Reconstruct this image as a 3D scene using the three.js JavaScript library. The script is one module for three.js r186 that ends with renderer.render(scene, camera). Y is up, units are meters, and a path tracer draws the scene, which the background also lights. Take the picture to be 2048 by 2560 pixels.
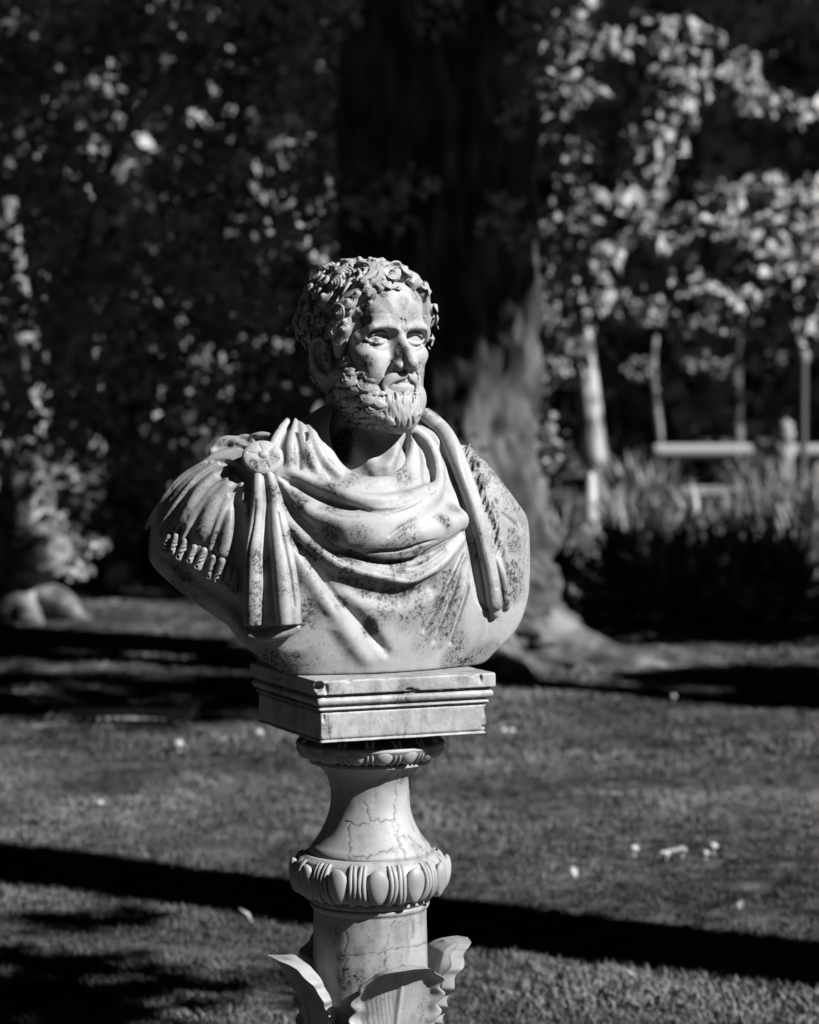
import * as THREE from 'three';
import { mergeGeometries } from 'three/addons/utils/BufferGeometryUtils.js';

// ---------------------------------------------------------------- camera, sky, sun
const scene = new THREE.Scene();
const F = 5817;                       // focal length in pixels of the 2048 x 2560 photograph
const DIST = 4.0, EYE = 1.6, S = DIST / F;
const camera = new THREE.PerspectiveCamera(2 * Math.atan(1280 / F) * 180 / Math.PI, 819 / 1024, 0.1, 400);
const PITCH = Math.atan((1280 - 1051) / F);
camera.position.set((1024 - 925) * S, EYE, DIST);
camera.rotation.set(-PITCH, 0, 0);
camera.focus = 3.93;
camera.userData.fStop = 4.2;
const CROP = null;                    // a close look while modelling: [x0, y0, x1, y1] of the photograph
if (CROP) { const k = 819 / 2048; camera.setViewOffset(819, 1024, CROP[0] * k, CROP[1] * k, (CROP[2] - CROP[0]) * k, (CROP[3] - CROP[1]) * k); }
camera.updateMatrixWorld();

const renderer = new THREE.WebGLRenderer({ antialias: true });
renderer.toneMapping = THREE.LinearToneMapping;
renderer.toneMappingExposure = 2.5;
renderer.shadowMap.enabled = true;

{ // a dim clear sky, as a strong red filter leaves it in a black and white picture
  const w = 64, h = 32, d = new Float32Array(w * h * 4);
  for (let j = 0; j < h; j++) for (let i = 0; i < w; i++) {
    const el = ((j + 0.5) / h - 0.5) * Math.PI, v = 0.0035 + 0.003 * Math.pow(1 - Math.max(0, Math.sin(el)), 3), o = (j * w + i) * 4;
    d[o] = d[o + 1] = d[o + 2] = v; d[o + 3] = 1;
  }
  const t = new THREE.DataTexture(d, w, h, THREE.RGBAFormat, THREE.FloatType);
  t.mapping = THREE.EquirectangularReflectionMapping; t.magFilter = THREE.LinearFilter; t.needsUpdate = true;
  scene.background = t; scene.environment = t;
}
const SUN_AZ = 60 * Math.PI / 180, SUN_EL = 36.5 * Math.PI / 180;
const SUN = new THREE.Vector3(Math.sin(SUN_AZ) * Math.cos(SUN_EL), Math.sin(SUN_EL), Math.cos(SUN_AZ) * Math.cos(SUN_EL));
const sun = new THREE.DirectionalLight(0xffffff, 5.0);
sun.target.position.set(0, 0, -8); sun.position.copy(SUN).multiplyScalar(60).add(sun.target.position);
sun.castShadow = true; sun.shadow.mapSize.set(4096, 4096);
Object.assign(sun.shadow.camera, { left: -30, right: 30, top: 30, bottom: -30, near: 1, far: 160 });
scene.add(sun, sun.target);

// ---------------------------------------------------------------- small helpers
let seed = 12345;
const rnd = () => { seed = (seed * 1664525 + 1013904223) >>> 0; return seed / 4294967296; };
const rr = (a, b) => a + (b - a) * rnd();
const clamp = (x, a, b) => x < a ? a : x > b ? b : x;
const mix = (a, b, t) => a + (b - a) * t;
const sstep = (a, b, x) => { const t = clamp((x - a) / (b - a), 0, 1); return t * t * (3 - 2 * t); };
const hash3 = (x, y, z) => { let h = Math.imul(x, 374761393) ^ Math.imul(y, 668265263) ^ Math.imul(z, 2147483647 ^ 1274126177); h = Math.imul(h ^ (h >>> 13), 1274126177); return ((h ^ (h >>> 16)) >>> 0) / 4294967296; };
function vnoise(x, y, z) {
  const X = Math.floor(x), Y = Math.floor(y), Z = Math.floor(z); let a = x - X, b = y - Y, c = z - Z;
  a = a * a * (3 - 2 * a); b = b * b * (3 - 2 * b); c = c * c * (3 - 2 * c);
  const l = (i, j) => mix(hash3(X, Y + i, Z + j), hash3(X + 1, Y + i, Z + j), a);
  return mix(mix(l(0, 0), l(1, 0), b), mix(l(0, 1), l(1, 1), b), c);
}
const fbm = (x, y, z, o = 4) => { let s = 0, a = 0.5, n = 0; for (let i = 0; i < o; i++) { s += a * vnoise(x, y, z); n += a; a *= 0.5; x = x * 2.03 + 17; y = y * 2.03 + 5; z = z * 2.03 + 31; } return s / n; };
const taken = {};
function numbered(n) { const k = taken[n] = (taken[n] ?? -1) + 1; return k ? n + '_' + String(k).padStart(3, '0') : n; }
function tag(o, label, category, group, kind) {
  if (label) o.userData.label = label; if (category) o.userData.category = category;
  if (group) o.userData.group = group; if (kind) o.userData.kind = kind; return o;
}
function thing(name, label, category, pos = [0, 0, 0], group) {
  const g = new THREE.Group(); g.name = numbered(name); g.position.set(...pos); scene.add(g); return tag(g, label, category, group);
}
function part(name, geo, mat, parent) { const m = new THREE.Mesh(geo, mat); m.name = name; m.castShadow = m.receiveShadow = true; (parent ?? scene).add(m); return m; }
function top(name, geo, mat, label, category, group, kind) { return tag(part(numbered(name), geo, mat), label, category, group, kind); }
const K = 0.45;                       // one scale for every base colour; the long exposure above makes up for it
const grey = (v) => new THREE.Color().setRGB(v * K, v * K, v * K);

// ---------------------------------------------------------------- photograph pixels and sculpting space
// Sculpting space: 1 unit = S metres, origin where the pedestal axis meets the plane of pixel row 1280, z towards the camera.
const Y0 = EYE - DIST * Math.tan(PITCH);
const CP = [1024 - 925, (EYE - Y0) / S, DIST / S];
const cP = Math.cos(PITCH), sP = Math.sin(PITCH);
function rayDir(sx, sy) { const a = (sx - 1024) / F, b = -(sy - 1280) / F; return [a, b * cP - sP, -(cP + b * sP)]; }
function pix(sx, sy, z = 0) { const d = rayDir(sx, sy), t = (z - CP[2]) / d[2]; return [CP[0] + d[0] * t, CP[1] + d[1] * t, z]; }
const world = (p) => new THREE.Vector3(p[0] * S, p[1] * S + Y0, p[2] * S);
/** the point of the flat ground that a pixel shows (metres) */
function groundAt(sx, sy, y = 0) { const d = rayDir(sx, sy), t = (y - EYE) / d[1]; return new THREE.Vector3(camera.position.x + d[0] * t, y, DIST + d[2] * t); }
/** the point that a pixel shows at a given distance from the camera (metres) */
function atDepth(sx, sy, depth) { const d = rayDir(sx, sy), t = -depth / d[2]; return new THREE.Vector3(camera.position.x + d[0] * t, EYE + d[1] * t, DIST - depth); }
// ---------------------------------------------------------------- sculpting: a distance field on a grid, carved with strokes, meshed with surface nets
const smin = (a, b, k) => { if (k <= 0) return Math.min(a, b); const h = Math.max(k - Math.abs(a - b), 0) / k; return Math.min(a, b) - h * h * k * 0.25; };
const smax = (a, b, k) => -smin(-a, -b, k);
class Field {
  constructor(lo, hi, cell) {
    this.lo = lo; this.cell = cell; this.n = [0, 1, 2].map((i) => Math.ceil((hi[i] - lo[i]) / cell) + 1);
    this.d = new Float32Array(this.n[0] * this.n[1] * this.n[2]).fill(200); this.tmp = null;
  }
  box(c, r, fn) {
    const { lo, cell, n } = this, a = [], b = [];
    for (let i = 0; i < 3; i++) { const rad = Array.isArray(r) ? r[i] : r; a[i] = clamp(Math.floor((c[i] - rad - lo[i]) / cell), 0, n[i] - 1); b[i] = clamp(Math.ceil((c[i] + rad - lo[i]) / cell), 0, n[i] - 1); }
    for (let k = a[2]; k <= b[2]; k++) for (let j = a[1]; j <= b[1]; j++) {
      let o = (k * n[1] + j) * n[0] + a[0]; const y = lo[1] + j * cell, z = lo[2] + k * cell;
      for (let i = a[0]; i <= b[0]; i++, o++) fn(o, lo[0] + i * cell, y, z);
    }
  }
  put(f, c, r, k, mode = 'add') {
    const d = this.d;
    this.box(c, r, (o, x, y, z) => { const v = f(x, y, z); d[o] = mode === 'add' ? smin(d[o], v, k) : mode === 'sub' ? smax(d[o], -v, k) : smax(d[o], v, k); });
  }
  /** keep the side of the plane through p that its normal n points away from */
  plane(p, n, k) { const { d, lo, cell } = this, c = n[0] * p[0] + n[1] * p[1] + n[2] * p[2], [X, Y, Z] = this.n; let o = 0;
    for (let q = 0; q < Z; q++) for (let j = 0; j < Y; j++) { let v = n[0] * lo[0] + n[1] * (lo[1] + j * cell) + n[2] * (lo[2] + q * cell) - c; for (let i = 0; i < X; i++, o++, v += n[0] * cell) if (v > d[o] - k) d[o] = smax(d[o], v, k); } }
  all(f, k, mode) { const h = this.n.map((v, i) => v * this.cell / 2); this.put(f, h.map((v, i) => this.lo[i] + v), h, k, mode); }
  /** ellipsoid: centre c, radii r, optional frame R = [xaxis, yaxis, zaxis] */
  ell(c, r, k = 0, mode = 'add', R = null) {
    const m = [0, 1, 2].map((i) => (R ? Math.hypot(R[0][i] * r[0], R[1][i] * r[1], R[2][i] * r[2]) : r[i]) + k + 6);
    this.put((x, y, z) => {
      x -= c[0]; y -= c[1]; z -= c[2];
      if (R) { const a = x * R[0][0] + y * R[0][1] + z * R[0][2], b = x * R[1][0] + y * R[1][1] + z * R[1][2], e = x * R[2][0] + y * R[2][1] + z * R[2][2]; x = a; y = b; z = e; }
      const k0 = Math.hypot(x / r[0], y / r[1], z / r[2]), k1 = Math.hypot(x / r[0] / r[0], y / r[1] / r[1], z / r[2] / r[2]);
      return k1 < 1e-9 ? -Math.min(...r) : k0 * (k0 - 1) / k1;
    }, c, m, k, mode);
  }
  /** a chain of tapered capsules through pts [x, y, z, r], joined first and then blended as one */
  tube(pts, k = 0, mode = 'add', flat = 1) {
    const { d, lo, cell, n } = this; this.tmp ??= new Float32Array(d.length).fill(1e9); const tmp = this.tmp, hit = [];
    for (let s = 0; s + 1 < pts.length; s++) {
      const A = pts[s], B = pts[s + 1], m = Math.max(A[3], B[3]) + k + 3, ab = [B[0] - A[0], B[1] - A[1], B[2] - A[2]], L = ab[0] ** 2 + ab[1] ** 2 + ab[2] ** 2 || 1e-6;
      this.box([(A[0] + B[0]) / 2, (A[1] + B[1]) / 2, (A[2] + B[2]) / 2], [0, 1, 2].map((i) => Math.abs(ab[i]) / 2 + m), (o, x, y, z) => {
        const t = clamp(((x - A[0]) * ab[0] + (y - A[1]) * ab[1] + (z - A[2]) * ab[2]) / L, 0, 1);
        const v = Math.hypot(x - A[0] - ab[0] * t, y - A[1] - ab[1] * t, z - A[2] - ab[2] * t) - mix(A[3], B[3], t);
        if (tmp[o] === 1e9) hit.push(o); if (v < tmp[o]) tmp[o] = v;
      });
    }
    for (const o of hit) { const v = tmp[o]; d[o] = mode === 'add' ? smin(d[o], v, k) : mode === 'sub' ? smax(d[o], -v, k) : d[o]; tmp[o] = 1e9; }
  }
  at(x, y, z) {
    const { lo, cell, n, d } = this; const fx = clamp((x - lo[0]) / cell, 0, n[0] - 1.001), fy = clamp((y - lo[1]) / cell, 0, n[1] - 1.001), fz = clamp((z - lo[2]) / cell, 0, n[2] - 1.001);
    const i = fx | 0, j = fy | 0, k = fz | 0, a = fx - i, b = fy - j, c = fz - k, o = (k * n[1] + j) * n[0] + i, X = n[0], XY = n[0] * n[1];
    return mix(mix(mix(d[o], d[o + 1], a), mix(d[o + X], d[o + X + 1], a), b), mix(mix(d[o + XY], d[o + XY + 1], a), mix(d[o + XY + X], d[o + XY + X + 1], a), b), c);
  }
  grad(x, y, z, e = this.cell) {
    const g = [this.at(x + e, y, z) - this.at(x - e, y, z), this.at(x, y + e, z) - this.at(x, y - e, z), this.at(x, y, z + e) - this.at(x, y, z - e)], l = Math.hypot(...g) || 1; return g.map((v) => v / l);
  }
  /** where the line of sight of a pixel first meets the surface; otherwise the place where it comes closest */
  hit(sx, sy) {
    const r = rayDir(sx, sy), top = this.lo[2] + (this.n[2] - 1) * this.cell; let t = (top - CP[2]) / r[2], best = 1e9, bt = t;
    const end = (this.lo[2] - CP[2]) / r[2];
    for (; t < end;) { const v = this.at(CP[0] + r[0] * t, CP[1] + r[1] * t, CP[2] + r[2] * t); if (v < best) { best = v; bt = t; } if (v < 0.15) break; t += clamp(v * 0.6, 0.6, 4); }
    const p = [CP[0] + r[0] * bt, CP[1] + r[1] * bt, CP[2] + r[2] * bt]; p.nrm = this.grad(...p, this.cell * 2.5); return p;
  }
  /** a stroke drawn over the surface through photograph pixels: pts [sx, sy, radius, lift] */
  line(pts, step = 5, base = this) {
    const v = pts.map((p) => new THREE.Vector4(p[0], p[1], p[2], p[3] ?? 0)), cr = (a, b, c, d, t) => 0.5 * (2 * b + (c - a) * t + (2 * a - 5 * b + 4 * c - d) * t * t + (3 * b - a - 3 * c + d) * t * t * t), out = [];
    for (let i = 0; i + 1 < v.length; i++) {
      const a = v[Math.max(0, i - 1)], b = v[i], c = v[i + 1], e = v[Math.min(v.length - 1, i + 2)], m = Math.max(1, Math.ceil(Math.hypot(c.x - b.x, c.y - b.y) / step));
      for (let q = 0; q < m + (i + 2 === v.length ? 1 : 0); q++) { const t = q / m, w = ['x', 'y', 'z', 'w'].map((f) => cr(a[f], b[f], c[f], e[f], t)); out.push(w); }
    }
    const res = out.map((w) => { const p = base.hit(w[0], w[1]); return [p[0] + p.nrm[0] * w[3], p[1] + p.nrm[1] * w[3], p[2] + p.nrm[2] * w[3], w[2]]; });
    const mid = res.length >> 1, lim = 6;                              // a stroke never jumps to what lies behind an edge
    for (let i = mid + 1; i < res.length; i++) res[i][2] = clamp(res[i][2], res[i - 1][2] - lim, res[i - 1][2] + lim);
    for (let i = mid - 1; i >= 0; i--) res[i][2] = clamp(res[i][2], res[i + 1][2] - lim, res[i + 1][2] + lim);
    for (let pass = 0; pass < 2; pass++) for (let i = 1; i + 1 < res.length; i++) { res[i][2] = (res[i - 1][2] + res[i][2] * 2 + res[i + 1][2]) / 4; }
    return res;
  }
  stroke(pts, k = 6, mode = 'add', base = this) { this.tube(this.line(pts, 6, base), k, mode); }
  /** surface nets */
  mesh(color, keep = null) {
    const { n, d, lo, cell } = this, [X, Y, Z] = n, XY = X * Y, id = new Int32Array(d.length).fill(-1), P = [], I = [], co = [0, 1, X, X + 1, XY, XY + 1, XY + X, XY + X + 1];
    const E = [[0, 1], [2, 3], [4, 5], [6, 7], [0, 2], [1, 3], [4, 6], [5, 7], [0, 4], [1, 5], [2, 6], [3, 7]], v = new Float32Array(8);
    for (let k = 0; k < Z - 1; k++) for (let j = 0; j < Y - 1; j++) for (let i = 0; i < X - 1; i++) {
      const o = (k * Y + j) * X + i; let m = 0; if (d[o] > 8) continue;
      for (let q = 0; q < 8; q++) { v[q] = d[o + co[q]]; if (v[q] < 0) m |= 1 << q; }
      if (m === 0 || m === 255) continue;
      let sx = 0, sy = 0, sz = 0, c = 0;
      for (const [a, b] of E) if (((m >> a) & 1) !== ((m >> b) & 1)) { const t = v[a] / (v[a] - v[b]); sx += mix(a & 1, b & 1, t); sy += mix((a >> 1) & 1, (b >> 1) & 1, t); sz += mix(a >> 2, b >> 2, t); c++; }
      id[o] = P.length / 3; P.push(lo[0] + (i + sx / c) * cell, lo[1] + (j + sy / c) * cell, lo[2] + (k + sz / c) * cell);
    }
    const quad = (a, b, c, e, flip) => { if (a < 0 || b < 0 || c < 0 || e < 0) return; flip ? I.push(a, c, b, a, e, c) : I.push(a, b, c, a, c, e); };
    for (let k = 1; k < Z - 1; k++) for (let j = 1; j < Y - 1; j++) for (let i = 1; i < X - 1; i++) {
      const o = (k * Y + j) * X + i; if (id[o] < 0 && d[o] > 8) continue; const s = d[o] < 0;
      if (s !== d[o + 1] < 0) quad(id[o - X - XY], id[o - XY], id[o], id[o - X], !s);
      if (s !== d[o + X] < 0) quad(id[o - 1 - XY], id[o - 1], id[o], id[o - XY], !s);
      if (s !== d[o + XY] < 0) quad(id[o - 1 - X], id[o - X], id[o], id[o - 1], !s);
    }
    const pos = new Float32Array(P.length), nor = new Float32Array(P.length), col = new Float32Array(P.length);
    for (let q = 0; q < P.length; q += 3) {
      const g = this.grad(P[q], P[q + 1], P[q + 2], cell * 0.8), b = 0.1; for (let c = 0; c < 3; c++) g[c] += b * (vnoise(P[q] * 0.11 + c * 50, P[q + 1] * 0.11, P[q + 2] * 0.11) + vnoise(P[q] * 0.27 + c * 50, P[q + 1] * 0.27, P[q + 2] * 0.27) - 1);
      const gl = Math.hypot(g[0], g[1], g[2]); g[0] /= gl; g[1] /= gl; g[2] /= gl; const w = color(P[q], P[q + 1], P[q + 2], g);
      pos[q] = P[q] * S; pos[q + 1] = P[q + 1] * S; pos[q + 2] = P[q + 2] * S;
      nor[q] = g[0]; nor[q + 1] = g[1]; nor[q + 2] = g[2]; col[q] = col[q + 1] = col[q + 2] = w;
    }
    const geo = new THREE.BufferGeometry();
    geo.setAttribute('position', new THREE.BufferAttribute(pos, 3)); geo.setAttribute('normal', new THREE.BufferAttribute(nor, 3)); geo.setAttribute('color', new THREE.BufferAttribute(col, 3));
    geo.setIndex(I); return geo;
  }
}
const marble = new THREE.MeshStandardMaterial({ vertexColors: true, roughness: 0.62, metalness: 0 });
// weathering: black lichen and soot that sit on the stone in grains; each patch was seen on the photograph
const stains = [];
function stain(base, m, list) { for (const [x, y, r, a] of list) { const [sx, sy] = m(x, y), p = base.hit(sx, sy); stains.push([p[0], p[1], p[2], r, a]); } }
function stoneColor(base = 0.66, general = 0.2) {
  return (x, y, z) => {
    let m = general * (0.3 + 1.4 * sstep(0.42, 0.7, fbm(x * 0.011, y * 0.011, z * 0.011, 3)));
    const wob = 0.5 + 1.1 * fbm(x * 0.035 + 80, y * 0.022, z * 0.035, 3);
    for (const s of stains) { const q = 1 - Math.hypot(x - s[0], (y - s[1]) * 0.8, z - s[2]) / (s[3] * wob); if (q > 0) m = Math.max(m, s[4] * 1.2 * Math.min(1, q * 1.6)); }
    const n1 = fbm(x * 0.13 + 7, y * 0.13, z * 0.13, 3), n2 = vnoise(x * 0.33, y * 0.33 + 9, z * 0.33), n3 = vnoise(x * 0.71 + 3, y * 0.71, z * 0.71);
    const dark = sstep(0.0, 0.15, m * 1.12 - 0.1 - (n1 * 0.42 + n2 * 0.3 + n3 * 0.28) * 0.95), fine = sstep(0.72, 0.9, n3 * 0.7 + n2 * 0.3 + m * 0.3) * sstep(0.38, 0.62, fbm(x * 0.024 + 11, y * 0.024, z * 0.024, 2));
    const tone = 0.9 + 0.2 * fbm(x * 0.03, y * 0.03, z * 0.03 + 40, 3), film = sstep(0.16, 0.5, m) * (0.25 + 0.5 * n1);
    return base * K * tone * mix(1, 0.04, dark) * (1 - 0.6 * fine) * (1 - 0.5 * film);
  };
}
// ---------------------------------------------------------------- the bust: head
const c1 = (x, y) => [680 + 0.27826 * x, 600 + 0.27826 * y];       // close views of the photograph, to its pixels
const cA = (x, y) => [340 + 0.2783 * x, 1040 + 0.2783 * y];
const cB = (x, y) => [700 + 0.27826 * x, 1020 + 0.27826 * y];
const cC = (x, y) => [1060 + 0.2876 * x, 1020 + 0.2876 * y];
const via = (m, pts) => pts.map(([x, y, ...r]) => [...m(x, y), ...r]);

const YAW = 36 * Math.PI / 180, UP = 3 * Math.PI / 180;
const HO = pix(995, 843, 118);
const HR = [[Math.cos(YAW), 0, -Math.sin(YAW)], [-Math.sin(UP) * Math.sin(YAW), Math.cos(UP), -Math.sin(UP) * Math.cos(YAW)], [Math.cos(UP) * Math.sin(YAW), Math.sin(UP), Math.cos(UP) * Math.cos(YAW)]];
const H = (u, v, w) => [0, 1, 2].map((i) => HO[i] + u * HR[0][i] + v * HR[1][i] + w * HR[2][i]);
const toH = (x, y, z) => { x -= HO[0]; y -= HO[1]; z -= HO[2]; return HR.map((a) => x * a[0] + y * a[1] + z * a[2]); };
const HEAD_LO = [-250, 60, -250], HEAD_HI = [200, 660, 235], HEAD_CELL = 2.5;

const head = new Field(HEAD_LO, HEAD_HI, HEAD_CELL);
{
  const f = head, e = (u, v, w, r, k, mode) => f.ell(H(u, v, w), r, k, mode, HR), t = (pts, k, mode) => f.tube(pts.map((p) => [...H(p[0], p[1], p[2]), p[3]]), k, mode);
  e(0, 62, -152, [126, 128, 168], 0);                       // skull
  e(0, -60, -92, [101, 150, 104], 30);                      // face
  e(0, -135, -75, [84, 84, 92], 25);                        // jaw
  e(0, -178, -18, [46, 42, 40], 30);                        // chin
  for (const s of [-1, 1]) {
    e(s * 72, -40, -34, [36, 30, 34], 26);                  // cheekbone
    e(s * 50, -85, -22, [34, 44, 30], 24);                  // cheek
    t([[s * 13, 16, 14, 10], [s * 40, 25, 16, 11], [s * 74, 22, 5, 12], [s * 100, 2, -26, 13]], 12);     // brow ridge
    e(s * 32, 52, -14, [36, 26, 28], 26);                   // forehead boss
  }
  e(0, 80, -18, [84, 48, 34], 40);                          // forehead
  e(0, -116, -8, [50, 40, 36], 26);                         // round of the mouth
  for (const s of [-1, 1]) {
    e(s * 55, -2, 12, [37, 19, 34], 9, 'sub');             // eye socket
    e(s * 26, -4, 20, [14, 18, 20], 12, 'sub');
  }
  // nose
  t([[0, 18, 8, 10], [0, -6, 17, 10.5], [0, -34, 37, 11.5], [0, -56, 52, 14], [0, -65, 55, 16.5]], 12);
  t([[0, 0, -4, 15], [0, -30, 8, 20], [0, -58, 20, 25], [0, -74, 24, 21]], 14);
  for (const s of [-1, 1]) { e(s * 22, -73, 26, [13, 13, 20], 9); e(s * 10, -86, 34, [6, 6, 10], 4, 'sub'); t([[s * 33, -62, 10, 3], [s * 36, -78, 10, 3]], 8, 'sub'); }
  for (const s of [-1, 1]) {
    e(s * 55, -1, -27, [28, 25, 24], 2);                    // eyeball
    const lid = (up, r, lift, half = 30) => { const a = []; for (let i = 0; i <= 14; i++) { const q = i / 14 * 2 - 1, u = s * 55 + q * half, v = up * (1 - Math.abs(q) ** 2.2) - 2 - 3 * q * s; a.push([u, v, -29 + 27 * Math.sqrt(Math.max(0.05, 1 - (q * half / 34) ** 2 * 0.8 - (v / 34) ** 2)) + lift, r * (1 - 0.35 * q * q)]); } return a; };
    t(lid(12.5, 3.4, 2.4, 32), 1.6); t(lid(-13, 4.4, -0.2, 31), 4);
    t(lid(19, 2.2, 3), 3, 'sub');
    t([[s * 30, -20, 4, 2.5], [s * 50, -27, 0, 4], [s * 74, -22, -10, 3]], 8, 'sub');   // under the eye
  }
  // mouth
  t([[-34, -117, 14, 3.2], [-16, -114, 28, 3.4], [0, -115, 31, 3.4], [16, -114, 28, 3.4], [34, -117, 14, 3.2]], 5, 'sub');
  t([[-20, -124, 17, 4.5], [0, -126, 21, 6.5], [20, -124, 17, 4.5]], 9);
  t([[-24, -146, 18, 5], [0, -147, 22, 6], [24, -146, 18, 5]], 12, 'sub');
  // frown lines
  t([[-6, 30, 22, 2], [-5, 46, 20, 2]], 4, 'sub'); t([[7, 28, 22, 2], [6, 42, 20, 2]], 4, 'sub');
  t([[-40, 62, 16, 1.6], [0, 58, 20, 2], [40, 64, 14, 1.6]], 7, 'sub');
  // folds beside the nose
  for (const s of [-1, 1]) t([[s * 36, -72, 12, 3], [s * 48, -96, 6, 3], [s * 52, -112, 0, 2]], 9, 'sub');
  // ears
  for (const s of [-1, 1]) {
    const q = (v, w, o = 0) => [s * (119 + o), v, w];
    f.ell(H(s * 116, -40, -150), [14, 46, 28], 8, 'add', HR);
    t([[...q(-8, -126, 8), 6], [...q(8, -142, 12), 7], [...q(4, -168, 15), 7], [...q(-24, -180, 16), 7], [...q(-54, -172, 13), 7], [...q(-78, -152, 10), 10], [...q(-84, -140, 8), 9]], 5);
    f.ell(H(s * 130, -38, -146), [14, 26, 14], 6, 'sub', HR);
    t([[...q(-38, -132, 10), 6], [...q(-52, -130, 10), 6]], 4);
  }
  // neck, throat and the bare skin above the chest
  const n0 = pix(905, 1010, -45), n1 = pix(900, 1090, -38), n2 = pix(900, 1180, -20);
  f.tube([[...n0, 92], [...n1, 97], [...n2, 112]], 24);
  f.tube([[...pix(985, 1040, 20), 34], [...pix(965, 1110, 48), 30], [...pix(945, 1180, 62), 30]], 40);
  f.ell(pix(930, 1260, -20), [185, 130, 122], 40);
  f.tube([[...pix(860, 1050, 40), 14], [...pix(905, 1130, 78), 14], [...pix(945, 1176, 96), 12]], 26);
  f.tube([[...pix(1000, 1090, 50), 10], [...pix(985, 1140, 82), 10], [...pix(965, 1176, 98), 10]], 26);
  f.ell(pix(955, 1178, 124), [16, 12, 12], 18, 'sub');
}
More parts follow.
